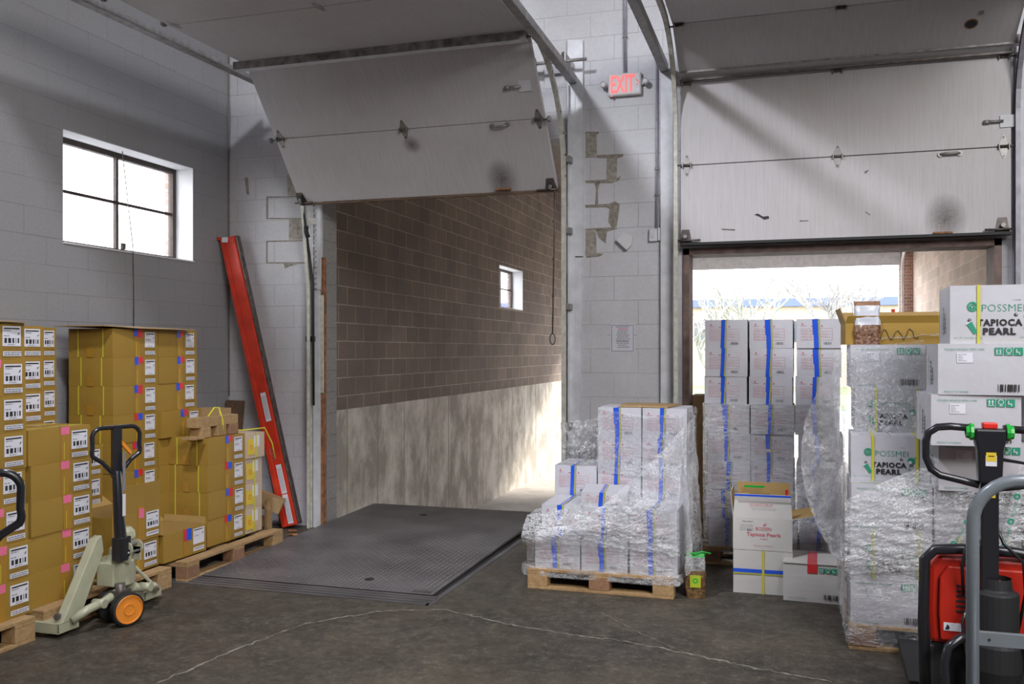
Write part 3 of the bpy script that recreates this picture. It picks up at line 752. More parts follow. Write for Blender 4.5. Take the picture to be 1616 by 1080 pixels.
track('door_track', 'curved track piece hidden behind the tilted left door panels', -4.262, [(7.42, 3.05), (7.36, 3.35), (7.10, 3.75), (6.75, 4.03), (6.4, 4.11), (4.4, 4.11)], M_cream, .045)
track('door_track', 'white curved track along the right edge of the tilted left dock door', X1b + .06, [(7.36, 0.0), (7.36, 3.1)] + arc(7.36, 3.1, 6.4, 4.0)[1:] + [(4.4, 4.0)], M_cream, .045)
track('door_track', 'white curved track along the left edge of the right dock door', X2a - .05, [(7.38, 0.0), (7.38, 3.4)] + arc(7.38, 3.4, 6.6, 4.12)[1:] + [(4.6, 4.12)], M_cream, .045)
track('door_track', 'track along the right edge of the right dock door near the photo edge', X2b + .05, [(7.38, 0.0), (7.38, 3.4)] + arc(7.38, 3.4, 6.6, 4.12)[1:] + [(4.6, 4.12)], M_lav, .045)
def angle_iron(name, label, a, c, m, w_=.06, flip=1):
    b = MB(); a = Vector(a); c = Vector(c); d = (c - a).normalized()
    X = Vector((1, 0, 0)) * flip; Z = Vector((0, 0, 1))
    if abs(d.z) > .9: Z = Vector((0, -1, 0))
    b.bar(a + X * w_ / 2, c + X * w_ / 2, w_, .006, m, up=Z); b.bar(a + Z * w_ / 2, c + Z * w_ / 2, .006, w_, m, up=Z)
    return tag(b.build(name), label, 'angle iron')
angle_iron('track_support_angle', 'steel angle running overhead beside the left wall above the tilted door', (-4.5, 4.3, 3.92), (-4.5, 6.9, 3.97), M_steel, .075)
angle_iron('track_support_angle', 'perforated steel angle reaching the wall left of the exit sign', (-1.74, 4.3, 3.93), (-1.74, 7.46, 3.90), M_steel, .06, -1)
angle_iron('track_support_angle', 'steel angle reaching the wall between the exit sign and the right door', (-.97, 4.5, 3.94), (-.97, 7.46, 3.93), M_steel, .06, -1)
angle_iron('wall_angle', 'upright white wall angle beside the track left of the bare blocks', (-1.80, 7.46, 0.2), (-1.80, 7.46, 3.88), M_wpaint, .05)
b = MB(); xs = -4.238   # slotted angle on the left jamb
b.box(xs, 7.44, 2.2, xs + .012, 7.46, 3.02, M_steel); b.box(xs + .045, 7.44, 2.2, xs + .085, 7.46, 3.02, M_wpaint)
for k in range(17): b.box(xs + .012, 7.44, 2.2 + k * .05, xs + .045, 7.46, 2.212 + k * .05, M_steel)
b.bar((xs - .03, 7.40, 2.83), (xs + .05, 7.45, 2.83), .006, .06, M_steel)
tag(b.build('slotted_angle'), 'slotted steel angle on the left jamb under the tilted door corner', 'angle iron')
b = MB(); b.tube([onY(477, 308, 7.28), onY(481, 350, 7.30), onY(488, 400, 7.36), onY(494, 450, 7.38), onY(495, 640, 7.39)], .011, M_matblack, 8)
q_ = onY(483, 366, 7.28); b.tube([q_ + Vector((0, 0, .05)), q_, q_ - Vector((-.02, 0, .05))], .022, M_matblack, 8)
tag(b.build('door_cable'), 'dark greasy lift cable running down the left door track', 'cable')
# small track brackets
for x, z in ((-1.80, 2.62), (-1.80, 1.98), (-1.80, 3.22), (-1.80, .98)):
    b = MB(); b.box(x - .05, 7.36, z, x + .03, 7.46, z + .05, M_steel); b.cyl((x - .02, 7.36, z + .025), (x - .02, 7.34, z + .025), .012, M_dsteel, 8)
    tag(b.build('track_bracket'), 'small bolted bracket on the upright track right of the left opening', 'bracket', 'brackets on the upright track right of the left opening')
b = MB(); b.box(-4.30, 7.425, 1.72, -4.21, 7.449, 1.77, M_dsteel); tag(b.build('track_bracket'), 'dark bracket on the left track above the red beam foot', 'bracket')
# torsion shaft and drums of door 1
b = MB(); zc = 4.05
b.cyl((-2.25, 7.32, zc), (-1.62, 7.32, zc), .014, M_steel, 12)
b.lathe((-1.88, 7.32, zc), (1, 0, 0), [(0, .014), (0, .055), (.01, .04), (.05, .045), (.06, .075), (.075, .075), (.08, .05), (.08, .014)], M_dsteel)
b.lathe((-2.12, 7.32, zc), (1, 0, 0), [(0, .014), (0, .04), (.05, .035), (.06, .05), (.07, .014)], M_dsteel)
b.box(-1.80, 7.28, zc - .06, -1.79, 7.5, zc + .06, M_steel)
tag(b.build('torsion_shaft'), 'steel torsion shaft with cable drum above the right end of the left door', 'shaft')

# ================================================================= EXIT sign, conduit, switch, notice
c = onY(987, 135, YF)
ex = thing('exit_sign', 'white exit sign with red letters and two lamp heads between the doors', 'exit sign', (c.x, YF, c.z))
b = MB(); b.box(-.14, -.05, -.095, .14, 0, .095, M_exitbody); b.build('housing', ex, .015)
fr = frame((0, -.0505, 0), (1, 0, 0), (0, 0, 1)); b = MB(); b.text('EXIT', -.115, -.07, .20, .145, M_exitred, fr, .02, .003); b.rect(.09, -.06, .125, -.045, M_label, fr, .001); b.build('letters', ex)
b = MB(); b.poly([fr[0] + Vector((x, -.003, z)) for x, z in ((.095, .03), (.108, .03), (.128, .005), (.108, -.02), (.095, -.02), (.112, .005))], M_redtape); b.build('arrow', ex)
for s_ in (-1, 1):
    b = MB(); b.lathe((s_ * .175, -.02, .005), (0, -1, 0), [(0, .012), (0, .024), (.045, .027), (.06, .024), (.05, .016), (.05, 0)], M_exitbody)
    b.cyl((s_ * .13, -.02, -.005), (s_ * .175, -.02, .0), .012, M_exitbody, 8); hd = b.build('lamp_head', ex)
    b = MB(); b.lathe((s_ * .175, -.071, .005), (0, -1, 0), [(0, .013), (.006, .008), (.007, 0)], M_label, 12); b.build('bulb', hd)
b = MB(); b.box(-.115, -.052, -.098, -.095, -.02, -.092, M_redtape); b.build('test_light', ex)
def conduit(name, label, px, y0, y1, r=.011, couple=()):
    a = onY(px, y0); c = onY(px, y1); b = MB()
    b.cyl((c.x, YF - .02, c.z), (c.x, YF - .02, a.z), r, M_lav, 12)
    for y in couple: q = onY(px, y); b.cyl((c.x, YF - .02, q.z - .012), (c.x, YF - .02, q.z + .012), r * 1.6, M_steel, 12)
    return tag(b.build(name), label, 'conduit')
c_ = onY(987, 117); b = MB(); b.cyl((c_.x, YF - .02, c_.z), (c_.x, YF - .02, 5.6), .013, M_lav, 12); b.cyl((c_.x, YF - .02, onY(987, 58).z), (c_.x, YF - .02, onY(987, 61).z), .02, M_steel, 12)
tag(b.build('conduit'), 'grey conduit rising from the top of the exit sign', 'conduit')
conduit('conduit', 'thin white conduit running down the wall to the switch box', 1037, 90, 366, .009, (95, 267, 308))
c = onY(1034, 372); sw = thing('switch_box', 'small white electrical box at the bottom of the thin conduit', 'switch box', (c.x, YF, c.z))
b = MB(); b.box(-.045, -.035, -.05, .02, 0, .055, M_wpaint); b.build('box', sw, .004); b = MB(); b.box(.024, -.03, -.045, .045, 0, .06, M_wpaint); b.build('cover', sw, .003)
b = MB(); b.box(-.03, -.04, -.02, .0, -.035, .02, M_exitbody); b.build('toggle', sw)
# notice
q0 = onY(963, 557); q1 = onY(1002, 511)
nt_ = thing('paper_notice', 'printed notice in a clear sleeve taped on the white wall pier', 'notice', (q0.x, YF, q0.z))
W_, H_ = q1.x - q0.x, q1.z - q0.z
fr = frame((0, -.002, 0), (1, 0, 0), (0, 0, 1)); b = MB(); b.box(0, -.003, 0, W_, -.0005, H_, M_paper); b.build('sheet', nt_)
fr = frame((0, -.003, 0), (1, 0, 0), (0, 0, 1)); b = MB()
for (a, c2, d2, e) in ((.012, .012, W_ - .012, .015), (.012, H_ - .015, W_ - .012, H_ - .012), (.012, .012, .015, H_ - .012), (W_ - .015, .012, W_ - .012, H_ - .012)): b.rect(a, c2, d2, e, M_ink, fr)
rr = random.Random(5)
for k in range(11):
    z = H_ - .03 - k * .017; wd = rr.uniform(.07, .13); mm = M_redink if k == 1 else (M_ink if k == 7 else M_greyink)
    x = W_ / 2 - wd / 2
    while x < W_ / 2 + wd / 2: l = rr.uniform(.006, .02); b.rect(x, z, x + l, z + .007, mm, fr); x += l + .004
b.build('printed_lines', nt_)
b = MB()
for x, z in ((-.005, H_ * .98), (W_ * .7, H_ + .008), (W_ + .003, H_ * .6), (-.01, H_ * .62)): b.slab(x - .01, z - .006, x + .012, z + .006, M_film2, frame((0, -.003, 0), (1, 0, 0), (0, 0, 1)))
b.build('clear_tape', nt_)
# round cable coil on wall near right door foot
b = MB(); c = onY(1055, 620, YF - .02)
for r_ in (.045, .03): b.tube([c + Vector((math.cos(t) * r_, 0, math.sin(t) * r_ * 1.2)) for t in [k * math.pi / 8 for k in range(17)]], .006, M_steel, 6)
b.tube([c + Vector((.04, 0, .03)), c + Vector((.06, 0, .1)), c + Vector((.05, 0, .25))], .005, M_matblack, 6)
tag(b.build('cable_coil'), 'small coil of cable hooked on the wall left of the right door', 'cable')

# ================================================================= DOCK LEVELER
px0, px1, py0, py1 = -4.10, -2.28, 5.58, 8.45
lv = thing('dock_leveler', 'dark diamond plate dock leveler set in the floor of the left opening', 'dock leveler', (0, 0, 0))
def zt(y): return .012 + .055 * (y - py0) / (py1 - py0)
b = MB(); b.hexa([(px0, py0, -.15 + .16), (px1, py0, .01), (px0, py1, zt(py1) - .03), (px1, py1, zt(py1) - .03), (px0, py0, zt(py0)), (px1, py0, zt(py0)), (px0, py1, zt(py1)), (px1, py1, zt(py1))], M_plate)
b.build('deck_plate', lv)
b = MB(); nx, ny = 46, 72; sx = (px1 - px0) / nx; sy = (py1 - py0) / ny
for i in range(nx):
    for k in range(ny):
        cx = px0 + (i + .5) * sx; cy = py0 + (k + .5) * sy; a = math.pi / 4 if (i + k) % 2 else -math.pi / 4; z = zt(cy)
        u = Vector((math.cos(a), math.sin(a), 0)); v = Vector((-u.y, u.x, 0)); L, Wd = .017, .006; c = Vector((cx, cy, z))
        b.add([c - u * L, c - v * Wd, c + u * L, c + v * Wd, c + Vector((0, 0, .0035))], [(0, 1, 4), (1, 2, 4), (2, 3, 4), (3, 0, 4)], M_platelug)
o = b.build('diamond_tread', lv); tag(o, None, None, None, 'stuff')
b = MB()  # steel frame strips on the near and right side
for k in range(4): b.box(px0 - .16 + k * .02, py0 - .20 + k * .048, 0.001, px1 + .05, py0 - .16 + k * .048, .004 + k * .002, M_plate)
b.box(px1 + .03, py0 - .20, .001, px1 + .07, YF, .004, M_plate); b.box(px0 - .1, py0 - .1, .001, px0 - .03, YF, .005, M_plate)
b.build('frame_strip', lv)
b = MB(); b.box(px1 + .004, py0, -.2, px1 + .03, py1, .006, M_rubber); b.box(px0, py1 - .03, -.4, px1, py1, zt(py1) - .03, M_rubber); b.build('painted_gap_shade', lv)  # black strips paint the shaded gap along the raised plate
for px, py in ((583, 912), (668, 818)):
    c = onZ(px, py, .03); b = MB(); b.cyl((c.x, c.y, zt(c.y) + .0), (c.x, c.y, zt(c.y) + .0045), .035, M_ink, 16); b.build('lifting_hole', lv)
b = MB(); b.box(px1 - .16, py0 + .03, zt(py0) + .001, px1 - .03, py0 + .06, zt(py0) + .006, M_dsteel); b.build('hinge_bar', lv)

# ================================================================= PALLETS
def pallet(label, x0, y0, x1, y1, h=.14, along='x', group=None, rz=0):
    cx, cy = (x0 + x1) / 2, (y0 + y1) / 2; L, Wd = (x1 - x0), (y1 - y0)
    if along == 'y': L, Wd = Wd, L
    r_ = thing('wooden_pallet', label, 'pallet', (cx, cy, 0), rz + (math.pi / 2 if along == 'y' else 0), group)
    # local: deck boards run along x, blocks in 3x3
    t = .02; bw = .1
    for y in (-Wd / 2, -bw / 2, Wd / 2 - bw):
        b = MB(); b.box(-L / 2, y, 0, L / 2, y + bw, t, M_wood); b.build('bottom_board', r_, .003)
        for x in (-L / 2, -.07, L / 2 - .14):
            b = MB(); b.box(x, y, t, x + .14, y + bw, h - 2 * t, M_wood if (x + y) % .3 > .1 else M_woodr); b.build('block', r_, .004)
    for x in (-L / 2, -.07, L / 2 - .14):
        b = MB(); b.box(x, -Wd / 2, h - 2 * t, x + .14, Wd / 2, h - t, M_wood); b.build('stringer_board', r_, .003)
    n = 5; sp = (Wd - bw) / (n - 1)
    for k in range(n):
        b = MB(); y = -Wd / 2 + k * sp; b.box(-L / 2, y, h - t, L / 2, y + bw, h, M_wood); b.build('deck_board', r_, .003)
    return r_
pallet('wooden pallet under the kraft cartons at the left edge of the photo', -5.12, 2.9, -4.08, 4.08, along='y')
pallet('wooden pallet behind the cream pallet jack under kraft cartons', -5.12, 4.16, -4.10, 5.28, along='y')
pallet('wooden pallet under the kraft cartons beside the dock leveler', -5.12, 5.42, -4.08, 6.68, along='y')
pallet('wooden pallet under the film wrapped white cartons beside the leveler', -1.74, 5.98, -.74, 7.0, along='x')
pallet('wooden pallet under the white carton stack in the right doorway', -.66, 7.06, .42, 7.9 - .14 + .0, along='x')
pallet('wooden pallet under the green printed cartons behind the red machine', .30, 5.28, 1.50, 6.45, along='x')

# ================================================================= CARTONS
def carton_body(dx, dy, dz, m, seam_y=True, bulge=.004):
    """box mesh with soft edges, dents and a top flap seam; origin at base centre"""
    b = MB(); n = 6
    hx, hy = dx / 2, dy / 2
    def P(face, u, v):
        s_ = math.sin(math.pi * u) * math.sin(math.pi * v) * bulge
        return {'-x': (-hx - s_, hy - u * dy, v * dz), '+x': (hx + s_, -hy + u * dy, v * dz), '-y': (-hx + u * dx, -hy - s_, v * dz),
                '+y': (hx - u * dx, hy + s_, v * dz), '+z': (-hx + u * dx, -hy + v * dy, dz - s_ * .5), '-z': (-hx + u * dx, hy - v * dy, s_ * .2)}[face]
    for f in ('-x', '+x', '-y', '+y', '+z', '-z'):
        vs = [P(f, i / n, k / n) for k in range(n + 1) for i in range(n + 1)]
        fs = [(k * (n + 1) + i, k * (n + 1) + i + 1, (k + 1) * (n + 1) + i + 1, (k + 1) * (n + 1) + i) for k in range(n) for i in range(n)]
        b.add(vs, fs, m, False)
    e = .0016
    if seam_y: b.box(-.0015, -hy - e, dz - .0005, .0015, hy + e, dz + .0006, M_brownink)
    return b
def barcode(b, s0, t0, wd, ht, fr, m, seed, off=.0018):
    rr = random.Random(seed); x = s0
    while x < s0 + wd:
        l = rr.choice((.0025, .0045, .008)); b.rect(x, t0, min(x + l, s0 + wd), t0 + ht, m, fr, off); x += l + rr.choice((.002, .004, .007))
def scribble(b, s0, t0, wd, ht, fr, m, rr, off=.0018, gap=.004):
    x = s0
    while x < s0 + wd: l = rr.uniform(.006, .022); b.rect(x, t0, min(x + l, s0 + wd), t0 + ht, m, fr, off); x += l + gap

KX, KY, KZ = .39, .47, .207
def make_kraft(kind, seed):
    """kind 'bar' = barcode label + pink tape, 'rb' = small label + red and blue tape. Label face is +x."""
    rr = random.Random(seed)
    r_ = thing('kraft_carton', None, 'carton')
    carton_body(KX, KY, KZ, M_kraft).build('carton_body', r_, .004)
    e = .0045
    fr = frame((KX / 2 + e, -KY / 2, 0), (0, 1, 0), (0, 0, 1)); frf = frame((-KX / 2, -KY / 2 - e, 0), (1, 0, 0), (0, 0, 1)); frt = frame((KX / 2, -KY / 2, KZ), (0, 1, 0), (-1, 0, 0))
    b = MB(); tc = KY * (.53 if kind == 'rb' else .55) + rr.uniform(-.01, .01)
    b.slab(tc - .03, 0, tc + .03, KZ, M_tape, fr, .0008); b.slab(tc - .03, 0, tc + .03, KX, M_tape, frt, .0008)
    b.rect(tc - .012, .01, tc - .008, KZ * .55, M_ystrap, fr, .0016)
    b.build('packing_tape', r_)
    if kind == 'rb':
        sw_ = rr.random() < .3; a, c = (M_bluetape, M_redtape) if sw_ else (M_redtape, M_bluetape); h1, h2 = rr.uniform(.05, .075), rr.uniform(.04, .065)
        b = MB(); b.slab(tc - .035, KZ - h1, tc + .008, KZ + .002, a, fr, .0016); b.build('tape_patch', r_)
        b = MB(); b.slab(tc + .002, KZ - h2, tc + .05, KZ + .002, c, fr, .002); b.build('tape_patch', r_)
    else:
        b = MB(); b.slab(tc - .035, KZ - .045, tc + .03, KZ + .002, M_pinktape, fr, .0016); b.build('tape_patch', r_)
    l0 = KY - .155 if kind == 'bar' else KY - .145; lw = .125 if kind == 'bar' else .105
    dz0 = rr.uniform(-.006, .006)
    b = MB(); b.slab(l0, .072 + dz0, l0 + lw, .185 + dz0, M_label, fr, .0012); lab = b.build('shipping_label', r_)
    b = MB(); b.slab(l0 + .004, .018, l0 + lw + .004, .045, M_label, fr, .0012); lab2 = b.build('date_label', r_)
    b = MB(); ro = .0022
    b.rect(l0 + .008, .168 + dz0, l0 + lw * .92, .176 + dz0, M_ink, fr, ro)
    scribble(b, l0 + .008, .157 + dz0, lw * .4, .005, fr, M_greyink, rr, ro)
    o, su, tv, nn = fr
    b.poly([o + su * (l0 + s_ * 1.0) + tv * (t + dz0) + nn * ro for s_, t in ((lw * .78, .136), (lw * .88, .138), (lw * .93, .152), (lw * .86, .148), (lw * .84, .142))], M_ink)
    if kind == 'bar':
        scribble(b, l0 + .008, .128 + dz0, lw * .3, .005, fr, M_greyink, rr, ro)
        x = l0 + .012
        for k, ww in enumerate((.016, .02, .012, .006, .010)):
            b.rect(x, .09 + dz0, x + ww, .118 + dz0, M_ink if k != 3 else M_greyink, fr, ro); x += ww + .009
        scribble(b, l0 + .035, .079 + dz0, lw * .4, .004, fr, M_greyink, rr, ro)
    else:
        scribble(b, l0 + .01, .128 + dz0, lw * .45, .005, fr, M_ink, rr, ro); scribble(b, l0 + .01, .119 + dz0, lw * .5, .004, fr, M_greyink, rr, ro); scribble(b, l0 + .03, .08 + dz0, lw * .45, .004, fr, M_greyink, rr, ro)
    b.build('printing', lab); b = MB()
    scribble(b, l0 + .008, .034, lw * .95, .006, fr, M_greyink, rr, ro, .003); scribble(b, l0 + .012, .023, lw * .85, .006, fr, M_greyink, rr, ro, .003)
    b.build('printing', lab2)
    b = MB(); b.text('DO NOT FREEZE', l0 + .004, .053, lw, .009, M_brownink, fr, .01, .001); b.build('printed_warning', r_)
    for xo in (.1, .29):
        xo += rr.uniform(-.02, .02); b = MB(); b.slab(xo, 0, xo + .009, KZ, M_ystrap, frf, .0012)
        f2 = frame((-KX / 2 + xo, -KY / 2, KZ), (1, 0, 0), (0, 1, 0)); b.slab(0, 0, .009, KY, M_ystrap, f2, .0014); b.build('strap', r_)
    b = MB(); b.slab(KX / 2 - .03, 0, KX / 2 + .03, .075, M_tape, frf, .0006); b.build('end_tape', r_)
    return r_
KP = {('bar', i): make_kraft('bar', 20 + i) for i in range(3)}
KP.update({('rb', i): make_kraft('rb', 40 + i) for i in range(4)})
USED = set(); rk = random.Random(99)
def use(proto, key):
    if key not in USED: USED.add(key); return proto
    return copy_tree(proto)
ORD = ['bottom', 'second from bottom', 'third from bottom', 'fourth from bottom', 'fifth from bottom', 'third from top', 'second from top', 'top']
def ordn(k, n):
    if k == 0: return 'bottom one'
    if k == n - 1: return 'topmost one'
    o = {1: 'second', 2: 'third', 3: 'fourth', 4: 'fifth', 5: 'sixth', 6: 'seventh'}
    return (o[k] + ' up') if k <= n // 2 else (o[n - 1 - k] + ' from the top')
def kcol(xf, y0, kind, n, where, z0=.14, jit=.012, rz=-.03, ly=KY, wx=KX, grp=None, skip=(), tweak=None):
    """a column of kraft cartons; xf = x of the label face, y0 = near end"""
    for k in range(n):
        if k in skip: continue
        i = rk.randrange(3 if kind == 'bar' else 4); o = use(KP[(kind, i)], (kind, i))
        dx = rk.uniform(-jit, jit * .3); dy = rk.uniform(-.003, .003)
        if tweak and k in tweak: dx += tweak[k][0]; dy += tweak[k][1]
        o.location = (xf - wx / 2 + dx, y0 + ly / 2 + dy, z0 + k * KZ); o.rotation_euler = (0, 0, rz + rk.uniform(-.012, .012))
        o.scale = (wx / KX, ly / KY, .996)
        desc = 'kraft carton with barcode label' if kind == 'bar' else 'red-blue taped kraft carton'
        tag(o, f'{desc}, {ordn(k, n)} {where}', 'carton', grp)
kcol(-4.20, 3.66, 'bar', 8, 'of the leftmost stack', rz=0, grp='cartons in the leftmost stack', tweak={0: (.05, 0), 1: (.04, 0), 2: (.02, 0)})
kcol(-4.20, 4.17, 'bar', 5, 'of the short stack beside jack', rz=-.02, grp='cartons in the short stack beside the cream jack')
kcol(-4.62, 4.21, 'bar', 8, 'of stack behind the short one', rz=0, grp='cartons in the second stack from the left', jit=.004)
kcol(-4.88, 4.72, 'bar', 8, 'of the narrow stack', rz=0, ly=.34, wx=.26, grp='cartons in the narrow shaded stack', jit=.003)
kcol(-4.64, 4.78, 'bar', 4, 'of low stack behind jack handle', rz=0, ly=.45, wx=.23, grp='cartons in the low stack behind the jack handle', jit=.003)
kcol(-4.60, 5.29, 'rb', 8, 'of the left tall stack', rz=-.02, grp='cartons in the left tall red-blue taped stack', jit=.006)
kcol(-4.60, 5.78, 'rb', 8, 'of the right tall stack', rz=-.02, ly=.455, grp='cartons in the right tall red-blue taped stack', jit=.006, tweak={4: (.04, 0)})
kcol(-4.23, 5.88, 'rb', 4, 'under the pallet scraps', rz=-.03, grp='cartons in the stack topped with pallet scraps', jit=.006)
kcol(-4.22, 4.83, 'bar', 1, 'beside the jack pump under open carton', rz=0)

def open_carton(name, label, loc, rz, dx, dy, dz, m, flaps, wall=.005, z=0, cat='carton'):
    """hollow carton; flaps = list of (side, angle deg from horizontal outward, length)"""
    r_ = thing(name, label, cat, loc, rz); hx, hy = dx / 2, dy / 2; b = MB()
    b.box(-hx, -hy, 0, hx, hy, wall, m)
    b.box(-hx, -hy, wall, -hx + wall, hy, dz, m); b.box(hx - wall, -hy, wall, hx, hy, dz, m)
    b.box(-hx + wall, -hy, wall, hx - wall, -hy + wall, dz, m); b.box(-hx + wall, hy - wall, wall, hx - wall, hy, dz, m)
    b.build('carton_body', r_)
    b = MB(); i = wall + .0008; b.box(-hx + i, -hy + i, wall, hx - i, hy - i, wall + .001, M_inner)
    for q in (((-hx + i, -hy + i), (-hx + i, hy - i)), ((hx - i, -hy + i), (hx - i, hy - i)), ((-hx + i, -hy + i), (hx - i, -hy + i)), ((-hx + i, hy - i), (hx - i, hy - i))):
        (ax, ay), (bx_, by_) = q; b.quad((ax, ay, wall), (bx_, by_, wall), (bx_, by_, dz), (ax, ay, dz), M_inner)
    b.build('carton_lining', r_)
    for (sd, ang, L) in flaps:
        a = math.radians(ang); u = {'+x': Vector((1, 0, 0)), '-x': Vector((-1, 0, 0)), '+y': Vector((0, 1, 0)), '-y': Vector((0, -1, 0))}[sd]
        v = Vector((-u.y, u.x, 0)); hw = hy if 'x' in sd else hx; hd = hx if 'x' in sd else hy
        d = u * math.cos(a) + Vector((0, 0, math.sin(a))); base = u * (hd - wall / 2) + Vector((0, 0, dz)); nn = d.cross(v).normalized() * wall * .8
        c = [base - v * hw, base + v * hw, base + v * (hw - .012) + d * L, base - v * (hw - .012) + d * L]
        b = MB(); b.prism([p - nn / 2 for p in c], nn, m); f = b.build('flap', r_)
        b = MB(); up = nn.normalized() * (wall * .4 + .001)
        if up.dot(Vector((0, 0, 1)) - u * .6) < 0: up = -up
        b.poly([p + up for p in c], M_inner); b.build('flap_inside', f)
    return r_
# open kraft carton with raised flap behind the jack
e1 = open_carton('kraft_carton', 'open kraft carton with raised front flap and pink tape beside the cream jack', (-4.41, 5.07, .14 + KZ), 0, KX, KY, .2, M_kraft, [('+x', 86, .19), ('-x', 30, .15)])
fr = frame((KX / 2 + .0015, -KY / 2, 0), (0, 1, 0), (0, 0, 1)); b = MB(); b.slab(.24, 0, .30, .29, M_tape, fr, .001); b.build('packing_tape', e1)
b = MB(); b.slab(.25, .155, .30, .22, M_pinktape, fr, .003); b.build('tape_patch', e1)
def small_label(root, fr, l0, t0, kind='bar', seed=1):
    rr = random.Random(seed); b = MB(); b.slab(l0, t0 + .05, l0 + .125, t0 + .165, M_label, fr, .0015); b.slab(l0 + .002, t0, l0 + .125, t0 + .028, M_label, fr, .0015); lb = b.build('shipping_label', root)
    b = MB(); b.rect(l0 + .008, t0 + .15, l0 + .11, t0 + .157, M_ink, fr, .0022); scribble(b, l0 + .01, t0 + .108, .05, .006, fr, M_greyink, rr, .0022); scribble(b, l0 + .01, t0 + .013, .11, .008, fr, M_greyink, rr, .0022, .003)
    if kind == 'bar':
        x = l0 + .012
        for ww in (.016, .02, .012, .006, .010): b.rect(x, t0 + .068, x + ww, t0 + .095, M_ink, fr, .0022); x += ww + .009
    o, su, tv, nn = fr; b.poly([o + su * (l0 + s_) + tv * (t0 + t) + nn * .0022 for s_, t in ((.095, .116), (.108, .118), (.114, .132), (.104, .128))], M_ink)
    b.build('printing', lb)
small_label(e1, fr, .325, .02)
e2 = open_carton('kraft_carton', 'open kraft carton with red and blue tape low beside the dock leveler', (-4.40, 5.57, .14), -.02, KX, KY, .2, M_kraft, [('-x', 60, .12), ('-y', 15, .15), ('+y', 80, .05)])
fr = frame((KX / 2 + .0015, -KY / 2, 0), (0, 1, 0), (0, 0, 1)); b = MB(); b.slab(.215, 0, .275, .2, M_tape, fr, .001); b.build('packing_tape', e2)
b = MB(); b.slab(.215, .115, .25, .198, M_redtape, fr, .002); b.build('tape_patch', e2); b = MB(); b.slab(.245, .115, .30, .198, M_bluetape, fr, .0024); b.build('tape_patch', e2); small_label(e2, fr, .32, .02, 'rb', 4)
# pale cartons with yellow tape
for k in range(4):
    rr = random.Random(k + 60); dx = .38; dy = .235 if k < 3 else .25
    o = thing('pale_carton', f'pale carton with yellow tape, {ordn(k, 4)} in stack by red beam', 'carton', (-4.435 + (0.02 if k == 3 else 0), 6.50, .14 + k * .205), rr.uniform(-.02, .02), 'pale cartons beside the red beam')
    carton_body(dx, dy, .203, M_pink).build('carton_body', o, .003)
    fr = frame((dx / 2 + .0045, -dy / 2, 0), (0, 1, 0), (0, 0, 1)); b = MB(); b.slab(.0, .03, .1, .17 - rr.random() * .04, M_yellow, fr, .001); b.build('yellow_tape', o)
    b = MB(); b.slab(.11, 0, .128, .2, M_ystrap, fr, .002); b.build('strap', o)
    b = MB(); b.slab(.09, .09, .17, .18, M_label, fr, .0014); b.disc(.05, .09, .02, M_redtape, fr, .0022, 12, .015); b.build('shipping_label', o)
b = MB(); b.tube([(-4.55, 6.3, 1.0), (-4.3, 6.4, .985), (-4.22, 6.62, .99), (-4.21, 6.72, .85), (-4.20, 6.75, .72)], .006, M_ystrap, 6)
tag(b.build('loose_strap'), 'loose yellow strap sagging over the top pale carton', 'strap')
# cardboard sheets lying on stacks
b = MB(); pts = [(-5.02, 5.18, 0), (-4.60, 5.2, 0), (-4.54, 5.5, 0), (-4.52, 6.1, 0), (-4.98, 6.05, 0)]
zz = .14 + 8 * KZ + .002; b.prism([(x, y, zz + (.012 if i < 2 else .0)) for i, (x, y, _) in enumerate(pts)], (0, 0, .006), M_kraft2)
tag(b.build('cardboard_sheet'), 'flat cardboard sheet lying on top of the tall red-blue taped stack', 'cardboard')
b = MB(); b.prism([(-4.6, 3.7, zz), (-4.2, 3.68, zz), (-4.17, 4.12, zz), (-4.58, 4.14, zz)], (0, 0, .005), M_kraft2)
tag(b.build('cardboard_sheet'), 'thin cardboard lid on top of the leftmost carton stack', 'cardboard')
# pallet scraps on top of stack C
zt0 = .14 + 4 * KZ + .002
sc = thing('pallet_scrap', 'broken piece of pine pallet lying on the kraft cartons', 'wood scrap', (-4.33, 6.05, zt0))
b = MB(); b.box(-.05, -.24, .08, .05, .28, .155, M_wood); b.build('rail', sc, .003)
for y in (-.2, 0.0, .16): b = MB(); b.box(-.05, y, .0, .06, y + .11, .08, M_woodr if y > .1 else M_wood); b.build('block', sc, .004)
b = MB(); b.box(-.03, -.33, .0, .09, -.15 - .06, .015, M_wood); b.build('splinter_board', sc)
b = MB(); b.tube([(-.02, .02, .02), (-.02, .03, .15), (0.02, .06, .22), (.03, .1, .22), (.05, .12, .12), (.06, .12, .03)], .008, M_ystrap, 6)
tag(b.build('loose_strap', None, 0, None), 'yellow strap loop standing on the pallet scrap', 'strap').location = (-4.33, 6.0, zt0 + .0)
o = thing('plain_carton', 'small plain brown carton behind the pallet scrap on the stack', 'carton', (-4.72 + .12, 6.42, .14 + 4 * .205), 0)
carton_body(.25, .2, .2, M_kraft2).build('carton_body', o, .003)
